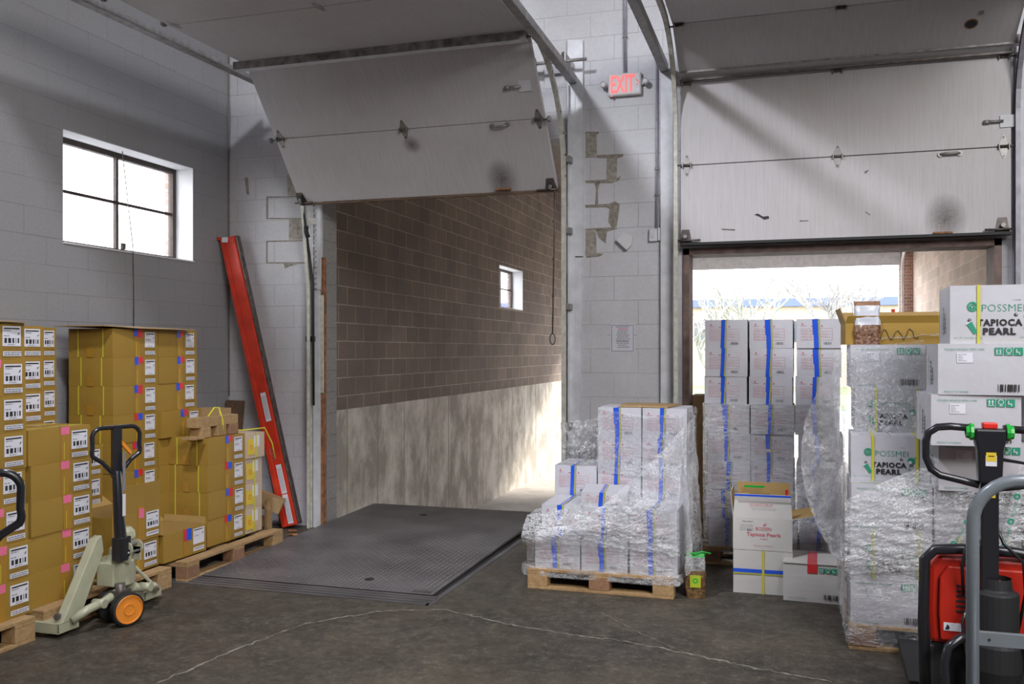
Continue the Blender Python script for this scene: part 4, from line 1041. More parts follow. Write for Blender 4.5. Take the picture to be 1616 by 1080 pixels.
# scraps in the corner
b = MB(); b.bar((-5.1, 7.15, .95), (-4.93, 7.44, 1.22), .14, .04, M_wood2, up=(0, 1, .3))
b = MB(); b.prism([onY(x, y, 7.42) for x, y in ((355, 690), (352, 680), (357, 632), (383, 633), (379, 680), (372, 695))], (0, .04, 0), M_wood2)
b.prism([onY(x, y, 7.42) for x, y in ((353, 688), (374, 694), (372, 880), (353, 880))], (0, .02, 0), M_wood2)
tag(b.build('wood_plank'), 'dark old plank leaning upright in the corner behind the cartons', 'plank')
q = thing('long_carton', 'long thin brown carton lying slanted at the foot of the red beam', 'carton', (0, 0, 0))
b = MB(); b.bar((-4.98, 6.95, .48), (-4.42, 7.22, .22), .16, .13, M_kraft2); b.build('carton_body', q, .006)
b = MB(); b.box(-4.9, 6.95, .09, -4.42, 7.03, .17, M_wood); b.box(-4.42, 6.93, .0, -4.38, 6.99, .32, M_wood); b.box(-4.9, 6.95, 0, -4.86, 7.0, .09, M_wood)
tag(b.build('wood_frame_scrap'), 'small pine frame scrap standing on the floor before the red beam', 'wood scrap')
def crumple(c, rx, ry, rz, m, seed, nu=22, nv=12, amp=.35):
    b = MB(); vs = []; fs = []
    for k in range(nv + 1):
        for i in range(nu):
            t = math.pi * k / nv; p = 2 * math.pi * i / nu
            d = Vector((math.sin(t) * math.cos(p), math.sin(t) * math.sin(p), math.cos(t)))
            r = 1 + amp * noise.noise(d * 2.2 + Vector((seed, 0, 0))) + amp * .4 * noise.noise(d * 6 + Vector((0, seed, 0)))
            z = max(d.z * rz * r, -rz * .98); vs.append((c[0] + d.x * rx * r, c[1] + d.y * ry * r, c[2] + z))
    for k in range(nv):
        for i in range(nu): fs.append((k * nu + i, k * nu + (i + 1) % nu, (k + 1) * nu + (i + 1) % nu, (k + 1) * nu + i))
    b.add(vs, fs, m); return b
tag(crumple((-4.62, 6.95, .13), .15, .1, .13, M_matblack, 3).build('plastic_bag'), 'crumpled black bag on the floor in the left corner', 'bag')
tag(crumple((-4.46, 7.42, .1), .06, .05, .09, M_wpaint, 8).build('white_wrapper'), 'crumpled white wrapper at the foot of the red beam', 'wrapper')
for i, (x, y) in enumerate(((-4.05, 7.2), (-4.2, 7.05), (-3.75, 7.9 - .2), (-4.3, 7.2))):
    b = crumple((x, y, .012), .05, .03, .012, M_rust, 20 + i, 10, 6); tag(b.build('floor_debris'), 'small rusty flake of debris on the floor near the left jamb', 'debris', 'debris flakes by the left jamb')

# ---------------------------------------------------------------- red beam leaning in the corner
A = Vector((-4.39, 7.33, 0.03)); B = Vector((-5.075, 7.36, 2.70)); d = (B - A).normalized()
rb = thing('red_steel_beam', 'long red steel beam leaning against the corner beside the left door', 'steel beam', (0, 0, 0))
b = MB(); X = Vector((d.z, 0, -d.x)).normalized(); Yv = Vector((0, 1, 0))
w_, dp = .15, .09
def chan(a0, a1, m): b.hexa([A + X * a0[0] + Yv * a0[1], A + X * a1[0] + Yv * a0[1], A + X * a0[0] + Yv * a1[1], A + X * a1[0] + Yv * a1[1], B + X * a0[0] + Yv * a0[1], B + X * a1[0] + Yv * a0[1], B + X * a0[0] + Yv * a1[1], B + X * a1[0] + Yv * a1[1]], m)
chan((-w_ / 2, -dp / 2), (-w_ / 2 + .045, -dp / 2 + .08), M_redbeam); chan((-w_ / 2 + .045, -dp / 2 + .012), (w_ / 2 - .0, dp / 2), M_redbeam)
chan((w_ / 2, -dp / 2 + .03), (w_ / 2 + .018, dp / 2), M_dsteel)
b.build('beam', rb, .004)
b = MB(); c = B; b.prism([c + Vector((-.1, -.05, -.02)), c + Vector((.08, -.05, -.05)), c + Vector((.08, .05, -.05)), c + Vector((-.08, .05, -.02))], (0, 0, .03), M_redbeam)
b.prism([c + Vector((-.04, -.06, -.045)), c + Vector((.02, -.06, -.05)), c + Vector((.02, -.055, -.0)), c + Vector((-.04, -.055, .0))], (0, .01, 0), M_label); b.build('end_plate', rb)
fr = (A + Yv * (-dp / 2 + .011), X, d, Vector((0, -1, 0)))
for t0 in (.98, .30, .02):
    b = MB(); b.slab(-.005, t0, .05, t0 + .27, M_label, fr, .002); lb = b.build('sticker', rb)
    b = MB(); rr = random.Random(int(t0 * 100))
    for k in range(3): b.rect(.006 + k * .014, t0 + .02, .010 + k * .014, t0 + .24, M_greyink, fr, .003)
    b.build('printing', lb)
b = MB(); b.text('LIFT', .0, .62, .12, .03, M_steel, fr, 0, .002, math.pi / 2); b.build('scratch_marks', rb)

# ================================================================= WHITE CARTONS (doorway and wrapped pallet)
WX, WY, WZ = .315, .42, .2165
def make_white(seed, style):
    rr = random.Random(seed); r_ = thing('white_carton', None, 'carton')
    carton_body(WX, WY, WZ, M_white).build('carton_body', r_, .004)
    fr = frame((-WX / 2, -WY / 2 - .0045, 0), (1, 0, 0), (0, 0, 1)); b = MB()
    b.disc(.045, .18, .006, M_redink, fr, .001, 5); b.rect(.03, .166, .07, .169, M_pinkink, fr); b.rect(.105, .16, .122, .166, M_redink, fr); b.rect(.178, .158, .185, .172, M_redink, fr)
    x0, x1, z0, z1 = .035, .255, .06, .145
    for k in range(5): z = z0 + (z1 - z0) * k / 4; b.rect(x0, z, x1, z + .0016, M_pinkink, fr)
    for x in (x0, .1, .165, x1): b.rect(x, z0, x + .0016, z1, M_pinkink, fr)
    for k in range(4):
        z = z0 + .008 + (z1 - z0) * k / 4; scribble(b, x0 + .008, z, .04, .003, fr, M_pinkink, rr, .001, .003); scribble(b, .105, z, .03, .003, fr, M_pinkink, rr, .001, .003)
        if k in (1, 2): scribble(b, .17, z, .05, .003, fr, M_pinkink, rr, .001, .003)
    b.build('printed_table', r_)
    b = MB(); barcode(b, .195, .028, .055, .018, fr, M_greyink, seed, .001); b.build('barcode', r_)
    tc = .15 + rr.uniform(-.012, .012); sk = rr.uniform(-.012, .012)
    b = MB(); o, su, tv, nn = fr
    def strip(a0, a1, t0, t1, m, off):
        b.prism([o + su * (a0 + sk * t0 / WZ) + tv * t0 + nn * .0005, o + su * (a1 + sk * t0 / WZ) + tv * t0 + nn * .0005, o + su * (a1 + sk * t1 / WZ) + tv * t1 + nn * .0005, o + su * (a0 + sk * t1 / WZ) + tv * t1 + nn * .0005], nn * off, m)
    if style == 0: strip(tc - .026, tc + .014, 0, WZ, M_bluetape, .001)
    elif style == 1: strip(tc - .02, tc + .022, 0, .08, M_bluetape, .001); strip(tc - .024, tc + .02, .105, WZ, M_bluetape, .001)
    else: strip(tc - .022, tc + .016, 0, .105, M_bluetape, .001); strip(tc - .028, tc + .012, .10, WZ, M_bluetape, .0012)
    f2 = frame((-WX / 2 + tc - .015, -WY / 2, WZ), (1, 0, 0), (0, 1, 0)); b.slab(0, 0, .032, WY, M_bluetape, f2, .0012)
    b.build('blue_tape', r_)
    b = MB(); g = rr.uniform(-.002, .012); strip(tc + g, tc + g + .012, 0, WZ, M_gstrap, .0022)
    f2 = frame((-WX / 2 + tc + g + sk, -WY / 2, WZ), (1, 0, 0), (0, 1, 0)); b.slab(0, 0, .012, WY, M_gstrap, f2, .0025); b.build('strap', r_)
    return r_
WP = [make_white(70 + i, i % 3) for i in range(6)]; rw = random.Random(5)
def wput(x, y, z, label, grp, rz=0.0):
    i = rw.randrange(6); o = use(WP[i], ('w', i)); o.location = (x, y, z); o.rotation_euler = (0, 0, rz + rw.uniform(-.012, .012)); tag(o, label, 'carton', grp); return o
colw = ['left', 'middle', 'right']
for k in range(8):
    for i in range(3):
        x = -.475 + i * .333 + rw.uniform(-.012, .012) + (.02 - k * .004 if k < 8 else 0)
        wput(x, 7.09 + WY / 2 + rw.uniform(-.008, .008), .14 + k * WZ, f'white carton, {ordn(k, 8)} in {colw[i]} column of doorway stack', 'white cartons of the doorway stack', -.02)
# wrapped pallet beside the leveler
for i in range(3):
    for k in range(2):
        if k == 1 and i == 0: continue
        x = -1.56 + i * .33 + .02
        if k == 1 and i == 1: x = -1.20
        wput(x, 6.02 + WY / 2, .14 + k * WZ, f'white carton, {["lower", "upper"][k]} front row, {colw[i]}, on the pallet beside the leveler', 'white cartons on the wrapped pallet')
for i in range(3):
    for k in range(5):
        if i == 0 and k > 2: continue
        x = -1.52 + i * .325
        wput(x, 6.47 + WY / 2 + .03, .14 + k * WZ, f'white carton, {ordn(k, 5)} of {colw[i]} rear column, pallet beside leveler', 'white cartons on the wrapped pallet')
wput(-1.50, 6.05 + WY / 2, .14 + WZ, 'white carton with blue tape, upper left front one on the wrapped pallet', 'white cartons on the wrapped pallet')
o = wput(-1.24, 6.05 + .2, .14 + 2 * WZ, 'white carton, tipped one sliding under the film on the wrapped pallet', 'white cartons on the wrapped pallet', .12)
o.scale = (1, .9, .45)
b = MB(); zz = .14 + 5 * WZ + .003; b.prism([(-1.2, 6.55, zz), (-.85, 6.53, zz), (-.8, 6.9, zz), (-1.22, 6.92, zz)], (0, 0, .012), M_kraft2)
tag(b.build('cardboard_sheet'), 'curled cardboard piece on top of the wrapped pallet stack', 'cardboard')
# brown cartons just left of the doorway stack
for k in range(5):
    o = thing('plain_carton', f'plain brown carton left of the doorway stack, {ordn(k, 5)}', 'carton', (-.735, 7.95 + .2, DZ + .9 + k * .25 - .05), 0, 'plain brown cartons behind the doorway stack')
    carton_body(.19, .3, .249, M_kraft2).build('carton_body', o, .003)
b = MB(); b.box(-.83, 7.78, DZ, .5, 8.45, 0.0, M_conc); struct(b.build('floor_dock_shelf'))

# BOSSEN open carton on a white carton
bc = thing('white_carton', 'white carton with blue and yellow strips under the open tapioca carton', 'carton', (-.19, 6.50, 0), .02)
bx_, by_, bz_ = .385, .40, .29
carton_body(bx_, by_, bz_, M_white2).build('carton_body', bc, .004)
fr = frame((-bx_ / 2, -by_ / 2 - .0045, 0), (1, 0, 0), (0, 0, 1)); b = MB(); b.slab(0, .14, bx_, .165, M_bluetape, fr, .001); b.build('blue_tape', bc)
b = MB(); b.slab(0, .128, bx_, .140, M_gstrap, fr, .002); b.slab(.188, 0, .203, bz_, M_ystrap, fr, .003); b.build('strap', bc)
ob = open_carton('white_carton', 'open white carton printed Tapioca Pearls with flaps up', (-.19, 6.49, bz_ + .003), .01, .385, .38, .215, M_white2, [('-y', 96, .16), ('+y', 78, .19), ('-x', 84, .17), ('+x', 12, .15)])
fr = frame((-.1925, -.1915, 0), (1, 0, 0), (0, 0, 1)); b = MB()
b.text('BOSSEN', .15, .135, .10, .022, M_redink, fr, -.005); o, su, tv, nn = fr
b.poly([o + su * x + tv * z + nn * .0012 for x, z in ((.195, .165), (.205, .178), (.218, .186), (.214, .172), (.205, .166))], M_redink)
b.text('Tapioca Pearls', .09, .088, .22, .032, M_redink, fr, .012); b.text('TARO', .178, .072, .05, .011, M_redink, fr, 0); b.text('Product of Taiwan', .14, .028, .12, .01, M_pinkink, fr, 0)
b.text('Tapioca Pearls', .06, .186, .07, .01, M_ink, fr, 0)
rr = random.Random(3)
for k in range(4): scribble(b, .045, .168 - k * .012, .09, .002, fr, M_greyink, rr)
barcode(b, .095, .13, .028, .012, fr, M_greyink, 6); b.build('printed_text', ob)
fl_ = frame((-.1925, -.193, .215), (1, 0, 0), (0, -.1045, .9945)); b = MB(); b.text('DO NOT DROP', .11, .085, .15, .018, M_redink, fl_, .005, .0035); b.build('printed_warning', ob)
b = MB(); b.slab(0.01, .15, .375, .163, M_bluetape, fl_, .0045); b.build('tape_strip', ob)
b = MB(); b.slab(.34, .08, .36, .15, M_redtape, frame((-.1925, .12, .22), (1, 0, 0), (0, 0, 1)), .003); b.slab(.06, .15, .20, .165, M_kgreen, frame((-.1925, .16, .22), (1, 0, 0), (0, 0, 1)), .003); b.build('tape_strip', ob)
# dirty white carton with red tape on the floor
dc = thing('white_carton', 'scuffed white carton with wide red tape standing on the floor', 'carton', (.135, 6.36, 0), -.03)
cx_, cy_, cz_ = .365, .34, .245; hx, hy = cx_ / 2, cy_ / 2
carton_body(cx_, cy_, cz_, M_white2, bulge=.007).build('carton_body', dc, .005)
b = MB(); b.prism([(-hx - .004, -hy - .008, cz_ + .002), (hx + .004, -hy - .008, cz_ + .004), (hx, hy, cz_ + .012), (-hx, hy, cz_ + .012)], (0, 0, .005), M_white2); b.build('lid_flap', dc)
fr = frame((-hx, -hy - .0075, 0), (1, 0, 0), (0, 0, 1)); ft = frame((-hx, -hy - .008, cz_ + .009), (1, 0, 0), (0, 1, .02))
b = MB(); b.slab(.15, .19, .21, cz_ + .006, M_redtape, fr, .002); b.slab(.15, 0, .21, cy_, M_redtape, ft, .002); b.build('red_tape', dc)
b = MB(); b.text('POSSMEI', .045, .06, .16, .022, M_green, ft, 0, .0015, math.pi / 2); b.disc(.03, .25, .03, M_green, ft, .0012, 18, .012); b.text('POSSMEI', .29, .06, .16, .022, M_green, ft, 0, .0015, math.pi / 2); b.disc(.28, .05, .025, M_green, ft, .0012, 18, .012)
def icons(root, s0, t0, sz, fr, off=.0012):
    o, su, tv, nn = fr
    for k in range(3):
        b = MB()
        x = s0 + k * sz * 1.15; b.rect(x, t0, x + sz, t0 + sz, M_green, fr, off)
        if k == 0:
            for q in (.22, .6): b.rect(x + sz * q, t0 + sz * .25, x + sz * (q + .12), t0 + sz * .85, M_label, fr, off + .0008); b.poly([o + su * (x + sz * (q - .08)) + tv * (t0 + sz * .62) + nn * (off + .0008), o + su * (x + sz * (q + .2)) + tv * (t0 + sz * .62) + nn * (off + .0008), o + su * (x + sz * (q + .06)) + tv * (t0 + sz * .9) + nn * (off + .0008)], M_label)
            b.rect(x + sz * .12, t0 + sz * .12, x + sz * .88, t0 + sz * .18, M_label, fr, off + .0008)
        elif k == 1:
            b.disc(x + sz * .5, t0 + sz * .62, sz * .34, M_label, fr, off + .0008, 16, sz * .27); b.rect(x + sz * .46, t0 + sz * .12, x + sz * .54, t0 + sz * .4, M_label, fr, off + .0008); b.rect(x + sz * .25, t0 + sz * .1, x + sz * .75, t0 + sz * .16, M_label, fr, off + .0008)
        else:
            b.rect(x + sz * .2, t0 + sz * .35, x + sz * .65, t0 + sz * .45, M_label, fr, off + .0008); b.rect(x + sz * .55, t0 + sz * .1, x + sz * .65, t0 + sz * .45, M_label, fr, off + .0008); b.rect(x + sz * .2, t0 + sz * .45, x + sz * .3, t0 + sz * .8, M_label, fr, off + .0008)
        b.build('care_icon', root)
icons(dc, .22, .195, .034, fr); b = MB(); b.text('PRODUCT OF TAIWAN', .03, .02, .11, .008, M_green, fr, 0); b.build('printed_text', dc)
b = MB(); barcode(b, .25, .022, .085, .035, fr, M_ink, 8, .0012); b.build('barcode', dc)

# ================================================================= GREEN PRINTED CARTONS
GX, GY, GZ = .41, .40, .2555
def green_print_logo(root, fr, gx=GX, gz=GZ):
    b = MB(); b.disc(.090, .162, .022, M_green, fr, .001, 24, .014); b.disc(.090, .162, .0105, M_green, fr, .001, 16, .005); b.disc(.099, .154, .004, M_green, fr, .001, 10)
    b.text('POSSMEI', .128, .140, .168, .031, M_green, fr, -.018); b.build('logo_text', root)
    b = MB(); b.text('TAPIOCA', .108, .076, .180, .031, M_ink, fr, .05); b.text('PEARL', .132, .038, .130, .031, M_ink, fr, .05); b.build('title_text', root)
    b = MB(); o, su, tv, nn = fr
    pp = lambda pts, m, of=.0011: b.poly([o + su * x + tv * z + nn * of for x, z in pts], m)
    pp(((.066, .085), (.086, .098), (.110, .050), (.096, .040)), M_green); pp(((.062, .086), (.086, .102), (.087, .098), (.064, .082)), M_label, .0016)
    b.disc(.078, .103, .007, M_ink, fr, .0016, 12); b.disc(.078, .104, .0025, M_label, fr, .002, 8); b.build('printed_cup', root); b = MB()
    b.disc(.262, .125, .0075, M_ink, fr, .0012, 12); b.disc(.264, .127, .003, M_label, fr, .0018, 8); b.build('printed_pearl', root); b = MB()
    b.disc(.312, .118, .0185, M_green, fr, .0011, 18); b.disc(.307, .110, .009, M_label, fr, .0016, 12); pp(((.324, .133), (.340, .140), (.338, .134), (.326, .128)), M_green)
    b.rect(.302, .068, .3045, .10, M_green, fr); b.rect(.292, .066, .315, .0685, M_green, fr); b.disc(.313, .094, .0075, M_ink, fr, .0018, 12); b.disc(.314, .095, .003, M_label, fr, .0022, 8)
    b.build('printed_glass', root)
    b = MB(); b.text('NET WT.: 39.6 LBS (18KGS)', .015, .022, .115, .007, M_green, fr, 0); b.text('QTY.: 6 BAGS 3KG/BAG', .28, .024, .11, .007, M_green, fr, 0); b.text('ORIGINAL PACK', .308, .010, .075, .007, M_green, fr, 0); b.text('L-170208', .25, .187, .032, .005, M_greyink, fr, 0); b.build('small_print', root)
def straps_on(root, fr, xs, depth):
    for x in xs:
        b = MB(); b.slab(x, 0, x + .013, GZ, M_ystrap, fr, .003); f2 = frame(fr[0] + fr[1] * x + Vector((0, .0045, GZ)), (1, 0, 0), (0, 1, 0)); b.slab(0, 0, .013, depth, M_ystrap, f2, .0015); b.build('strap', root)
def side_print(root, fr, d=GY):
    b = MB(); b.rect(.01, .02, .02, GZ - .02, M_ystrap, fr, .001); b.build('yellow_edge', root)
    for tx, x, z, wd, ht, m, bo in (('TAPIOCA', .22, .04, .13, .03, M_ink, .04), ('PEARL', .27, .05, .09, .028, M_ink, .04), ('POSSMEI', .14, .05, .14, .02, M_green, 0)):
        b = MB(); b.text(tx, x, z, wd, ht, m, fr, bo, .0012, math.pi / 2); b.build('side_print', root)
def make_green(kind):
    r_ = thing('green_printed_carton', None, 'carton'); carton_body(GX, GY, GZ, M_white).build('carton_body', r_, .004)
    fr = frame((-GX / 2, -GY / 2 - .0045, 0), (1, 0, 0), (0, 0, 1)); fs = frame((-GX / 2 - .0045, GY / 2, 0), (0, -1, 0), (0, 0, 1))
    if kind == 'logo': green_print_logo(r_, fr); straps_on(r_, fr, (.108, .336), GY)
    else:
        icons(r_, .255, GZ - .058, .038, fr); b = MB(); b.text('FRAGILE HANDLE WITH CARE', .03, GZ - .032, .18, .009, M_green, fr, 0); b.build('printed_warning', r_); b = MB(); b.text('PRODUCT OF TAIWAN', .028, .012, .11, .008, M_green, fr, .003); b.build('printed_text', r_)
        b = MB(); b.slab(.085, GZ - .095, .158, GZ - .045, M_label, fr, .001); lb = b.build('shipping_label', r_)
        b = MB(); rr = random.Random(9)
        for k in range(5): scribble(b, .09, GZ - .055 - k * .008, rr.uniform(.02, .06), .0025, fr, M_greyink, rr, .0016, .002)
        b.build('printing', lb)
        b = MB(); barcode(b, .27, .018, .095, .036, fr, M_ink, 3, .001); b.build('barcode', r_)
    side_print(r_, fs)
    b = MB(); ft = frame((-GX / 2, -GY / 2, GZ), (1, 0, 0), (0, 1, 0)); b.text('POSSMEI', .05, .03, .12, .02, M_green, ft, 0, .0015); b.text('POSSMEI', .24, .03, .12, .02, M_green, ft, 0, .0015)
    if kind != 'logo': b.rect(0, .004, GX, .012, M_ystrap, ft, .001)
    b.build('lid_print', r_)
    return r_
GP = {k: make_green(k) for k in ('logo', 'care')}
def gput(kind, x0, yf, z, label, rz=0.0, dz=1.0, wsc=1.0):
    o = use(GP[kind], ('g', kind)); c, s_ = math.cos(rz), math.sin(rz)
    o.location = (x0 + GX * wsc / 2, yf + GY / 2, z); o.rotation_euler = (0, 0, rz); o.scale = (wsc, 1, dz); tag(o, label, 'carton', 'green printed cartons on the right pallet'); return o
z0 = .14
gput('care', .31, 5.29, z0, 'white carton with green care icons, bottom left one on the right pallet', 0)
gput('logo', .31, 5.29, z0 + GZ, 'white tapioca pearl carton, second up of the left column on the right pallet', 0)
gput('care', .315, 5.33, z0 + 2 * GZ, 'white carton with care icons, third up of the left column, under the bright logo carton', 0)
gput('logo', .325, 5.45, z0 + 3 * GZ, 'white tapioca pearl carton with two yellow straps, fourth up of the left column', -.02)
gput('logo', .36, 5.72, z0 + 4 * GZ, 'film covered white tapioca pearl carton, fifth up at the far left of the right pallet', 0)
gput('care', .335, 5.74, z0 + 5 * GZ, 'film covered white carton with care icons, top of the left column below the grain bag', 0)
gput('care', .75, 5.76, z0 + 5 * GZ, 'white carton behind film in the second column, partly hidden by the front carton', 0)
gput('logo', .78, 5.74, z0 + 4 * GZ, 'hidden white carton behind the front cartons of the second column', 0)
for k in range(3): gput(('care', 'logo', 'care')[k], .735, 5.29, z0 + k * GZ, f'white carton behind the red machine, {ordn(k, 4)} of middle column', 0)
gput('care', .735, 5.18, z0 + 3 * GZ, 'white carton with care icons seen through the red machine handle', 0)
gput('care', .66, 4.98, z0 + 4 * GZ, 'white carton with yellow taped side, just below the foremost one under the top', .05)
gput('care', .70, 4.97, z0 + 5 * GZ, 'large white carton with barcode directly under the top tapioca carton', .01)
gput('logo', .765, 4.99, z0 + 6 * GZ, 'topmost white tapioca pearl carton with two yellow straps', -.02, 1.14, 1.12)
for k in range(5): gput(('logo', 'care', 'logo', 'care', 'logo')[k], 1.16, 5.29, z0 + k * GZ, f'white tapioca carton at right photo edge, {ordn(k, 6)} of last column', 0)
gput('logo', 1.15, 5.32, z0 + 5 * GZ, 'white tapioca carton at the right photo edge, topmost of the last column', 0)
# open kraft cartons and bags on top at the back
zt1 = z0 + 6 * GZ + .002
k1 = open_carton('kraft_carton', 'open kraft carton with folded flaps on top of the film covered cartons', (.62, 6.1, zt1), .03, .62, .36, .13, M_kraft, [('-y', 62, .05), ('+y', 90, .08), ('-x', 70, .1), ('+x', 80, .06)])
k2 = thing('kraft_carton', 'kraft carton with white label behind the topmost tapioca carton', 'carton', (1.12, 6.12, zt1), .02); carton_body(.34, .36, .20, M_kraft).build('carton_body', k2, .004)
b = MB(); b.slab(.05, .1, .15, .18, M_label, frame((-.17, -.185, 0), (1, 0, 0), (0, 0, 1)), .001); b.build('shipping_label', k2)
# scribbled handwriting
b = MB(); fr = frame((-.31, -.1815, 0), (1, 0, 0), (0, 0, 1)); pts = []
rr = random.Random(2); x = .12
while x < .42:
    pts.append((fr[0] + Vector((x, -.002, .06 + .03 * math.sin(x * 90) + rr.uniform(-.01, .01))))); x += .006
b.tube(pts, .0018, M_ink, 5); b.build('handwriting', k1)
def bag(name, label, loc, wd, dp, ht, m_low, m_up, m_top, seed, split=.45, rz=0):
    r_ = thing(name, label, 'bag', loc, rz); nu, nv = 28, 24
    def P(u, v):
        a = 2 * math.pi * u; sq = lambda t: math.copysign(abs(t) ** .45, t)
        tap = 1 if v < split else 1 - .12 * (v - split)
        dd = dp * (1 - max(0, (v - split) / (1 - split)) ** 1.3 * .93)
        n_ = noise.noise(Vector((math.cos(a) * 2, math.sin(a) * 2, v * 5 + seed))) * .012
        return Vector((sq(math.cos(a)) * (wd / 2 * tap + n_), sq(math.sin(a)) * (dd / 2 + n_), v * ht + .0))
    def rng(v0, v1, m, nm):
        b = MB(); vs = []; fs = []
        for k in range(nv + 1):
            for i in range(nu): vs.append(P(i / nu, v0 + (v1 - v0) * k / nv))
        for k in range(nv):
            for i in range(nu): fs.append((k * nu + i, k * nu + (i + 1) % nu, (k + 1) * nu + (i + 1) % nu, (k + 1) * nu + i))
        b.add(vs, fs, m, True)
        if v0 == 0: b.add([P(i / nu, 0) for i in range(nu)], [tuple(range(nu))], m)
        b.build(nm, r_)
    rng(0, split, m_low, 'filled_bag'); rng(split, .9, m_up, 'clear_top'); rng(.9, 1, m_top, 'folded_edge')
    return r_
pb = bag('tapioca_bag', 'clear bag of brown tapioca pearls with white top standing on the cartons', (.44, 5.93, zt1), .155, .09, .265, M_pearls, M_baker, M_woodr, 1, .45)
gb = bag('grain_bag', 'clear bag of brown grain with yellow label on the floor between pallets', (-.615, 6.13, 0), .13, .15, .29, M_seedbag, M_film2, M_kgreen, 6, .62, .1)
b = MB(); b.slab(.03, .075, .10, .155, M_baglabel, frame((-.065, -.082, 0), (1, 0, 0), (0, 0, 1)), .004); b.disc(.065, .12, .018, M_kgreen, frame((-.065, -.082, 0), (1, 0, 0), (0, 0, 1)), .005, 14, .009); b.build('bag_label', gb)
b = MB(); b.tube([(-.07, -.02, .27), (-.03, -.03, .29), (0, -.03, .285), (.04, -.02, .30), (.1, .0, .285)], .005, M_kgreen, 8); b.build('tie', gb)

# ================================================================= STRETCH FILM
def sheet(b, P, nu, nv, amp, seed, m, fs_=7.0, st=(1, 1, 1)):
    """crumpled sheet: P(u,v) -> point"""
    pts = [[Vector(P(i / nu, k / nv)) for i in range(nu + 1)] for k in range(nv + 1)]; vs = []
    for k in range(nv + 1):
        for i in range(nu + 1):
            a = pts[k][min(i + 1, nu)] - pts[k][max(i - 1, 0)]; c = pts[min(k + 1, nv)][i] - pts[max(k - 1, 0)][i]
            n = a.cross(c); n = n.normalized() if n.length > 1e-9 else Vector((0, -1, 0)); p = pts[k][i]; q = Vector((p.x * st[0], p.y * st[1], p.z * st[2])) * fs_ + Vector((seed, seed * 2, 0))
            d = noise.noise(q) + .6 * noise.noise(q * 2.3) + .35 * noise.noise(q * 5.1)
            vs.append(p + n * d * amp)
    b.add(vs, [(k * (nu + 1) + i, k * (nu + 1) + i + 1, (k + 1) * (nu + 1) + i + 1, (k + 1) * (nu + 1) + i) for k in range(nv) for i in range(nu)], m, False)
def lerp(a, b_, t): return a + (b_ - a) * t
def around(path, z0f, z1f, b, nu, nv, amp, seed, m, fs_=7, st=(1, 1, 1)):
    """sheet following an xy polyline, bottom/top heights as functions of u"""
    L = [0]
    for i in range(len(path) - 1): L.append(L[-1] + (Vector(path[i + 1]) - Vector(path[i])).length)
    def at(u):
        s_ = u * L[-1]
        for i in range(len(path) - 1):
            if s_ <= L[i + 1] + 1e-9: t = (s_ - L[i]) / (L[i + 1] - L[i]); return Vector(path[i]).lerp(Vector(path[i + 1]), t)
        return Vector(path[-1])
    def P(u, v): q = at(u); return (q.x, q.y, lerp(z0f(u), z1f(u), v))
    sheet(b, P, nu, nv, amp, seed, m, fs_, st)
# film on the wrapped pallet beside the leveler
b = MB(); f0, f1, yf, yb = -1.76, -.72, 5.995, 6.98
around([(f0, yb), (f0, yf + .03), (f0 + .04, yf), (f1 - .04, yf), (f1, yf + .04), (f1, yb)], lambda u: .08, lambda u: .36, b, 120, 22, .008, 1, M_filmt, 9, (1, 1, 2.5))
# loose gathered edge at pallet level
around([(f0 - .03, yb - .3), (f0 - .02, yf - .01), (f1 + .02, yf - .02), (f1 + .03, yb - .2)], lambda u: .09, lambda u: .15 + .02 * math.sin(u * 30), b, 110, 6, .012, 2, M_film2, 12)
# diagonal crumpled drape
def PD(u, v):
    x = lerp(-1.77, -.70, u); edge = .42 + .08 * u + .62 * max(0, (u - .28) / .72) ** 1.35
    low = .30 + .12 * u * (1 - u) - .02 * u
    z = lerp(low, edge, v); y = 5.96 - .05 * math.sin(math.pi * v) + .60 * max(0, (z - .62)) ** .8 * .75 + .02
    return (x, y, z)
sheet(b, PD, 150, 60, .016, 4, M_film2, 11, (1, 1, 2.0))
# upper stack film
around([(-1.42, 6.9), (-1.36, 6.49), (-.71, 6.47), (-.68, 6.9)], lambda u: .78 - .1 * u, lambda u: 1.20 + .03 * math.sin(u * 9), b, 80, 40, .012, 7, M_film, 8)
# left crumpled tuft
sheet(b, lambda u, v: (lerp(-1.72, -1.30, u) + .05 * v - .16 * (1 - v) * (1 - u) * .3, 6.60 - .12 * math.sin(math.pi * u), lerp(.80, 1.16 - .06 * (1 - u), v)), 34, 34, .03, 11, M_film, 9)
# right side thick drape
sheet(b, lambda u, v: (-.70 + .04 * math.sin(u * 9 + v * 2) * (1 - v * .4) + .03 * (1 - v), lerp(5.98, 6.9, u) + .0, lerp(.16, 1.2 - .25 * (1 - u) ** 2, v)), 50, 50, .018, 13, M_film2, 8, (2.5, 2.5, .5))
# top wrapper over the left front carton
sheet(b, lambda u, v: (lerp(-1.77, -1.3, u), lerp(5.97, 6.45, v), .40 + .19 * min(1, v * 6) * (.3 + .7 * u) + .02), 40, 30, .02, 15, M_film2, 9)
tag(b.build('stretch_film', bevel=-1), 'clear crumpled stretch film draped over the pallet beside the leveler', 'plastic film')
# film on the doorway stack (lower five rows)
b = MB(); x0_, x1_ = -.655, .375
around([(x0_, 7.5), (x0_, 7.08), (x0_ + .02, 7.065), (x1_ - .02, 7.065), (x1_, 7.08), (x1_, 7.5)], lambda u: .1, lambda u: .14 + 5 * WZ + .012, b, 110, 70, .006, 21, M_filmt, 6, (.7, 1, 4))
sheet(b, lambda u, v: (lerp(x0_, x1_, u), lerp(7.065, 7.10, v), .14 + 5 * WZ + .013 - .005 * v), 40, 4, .004, 23, M_film, 8)
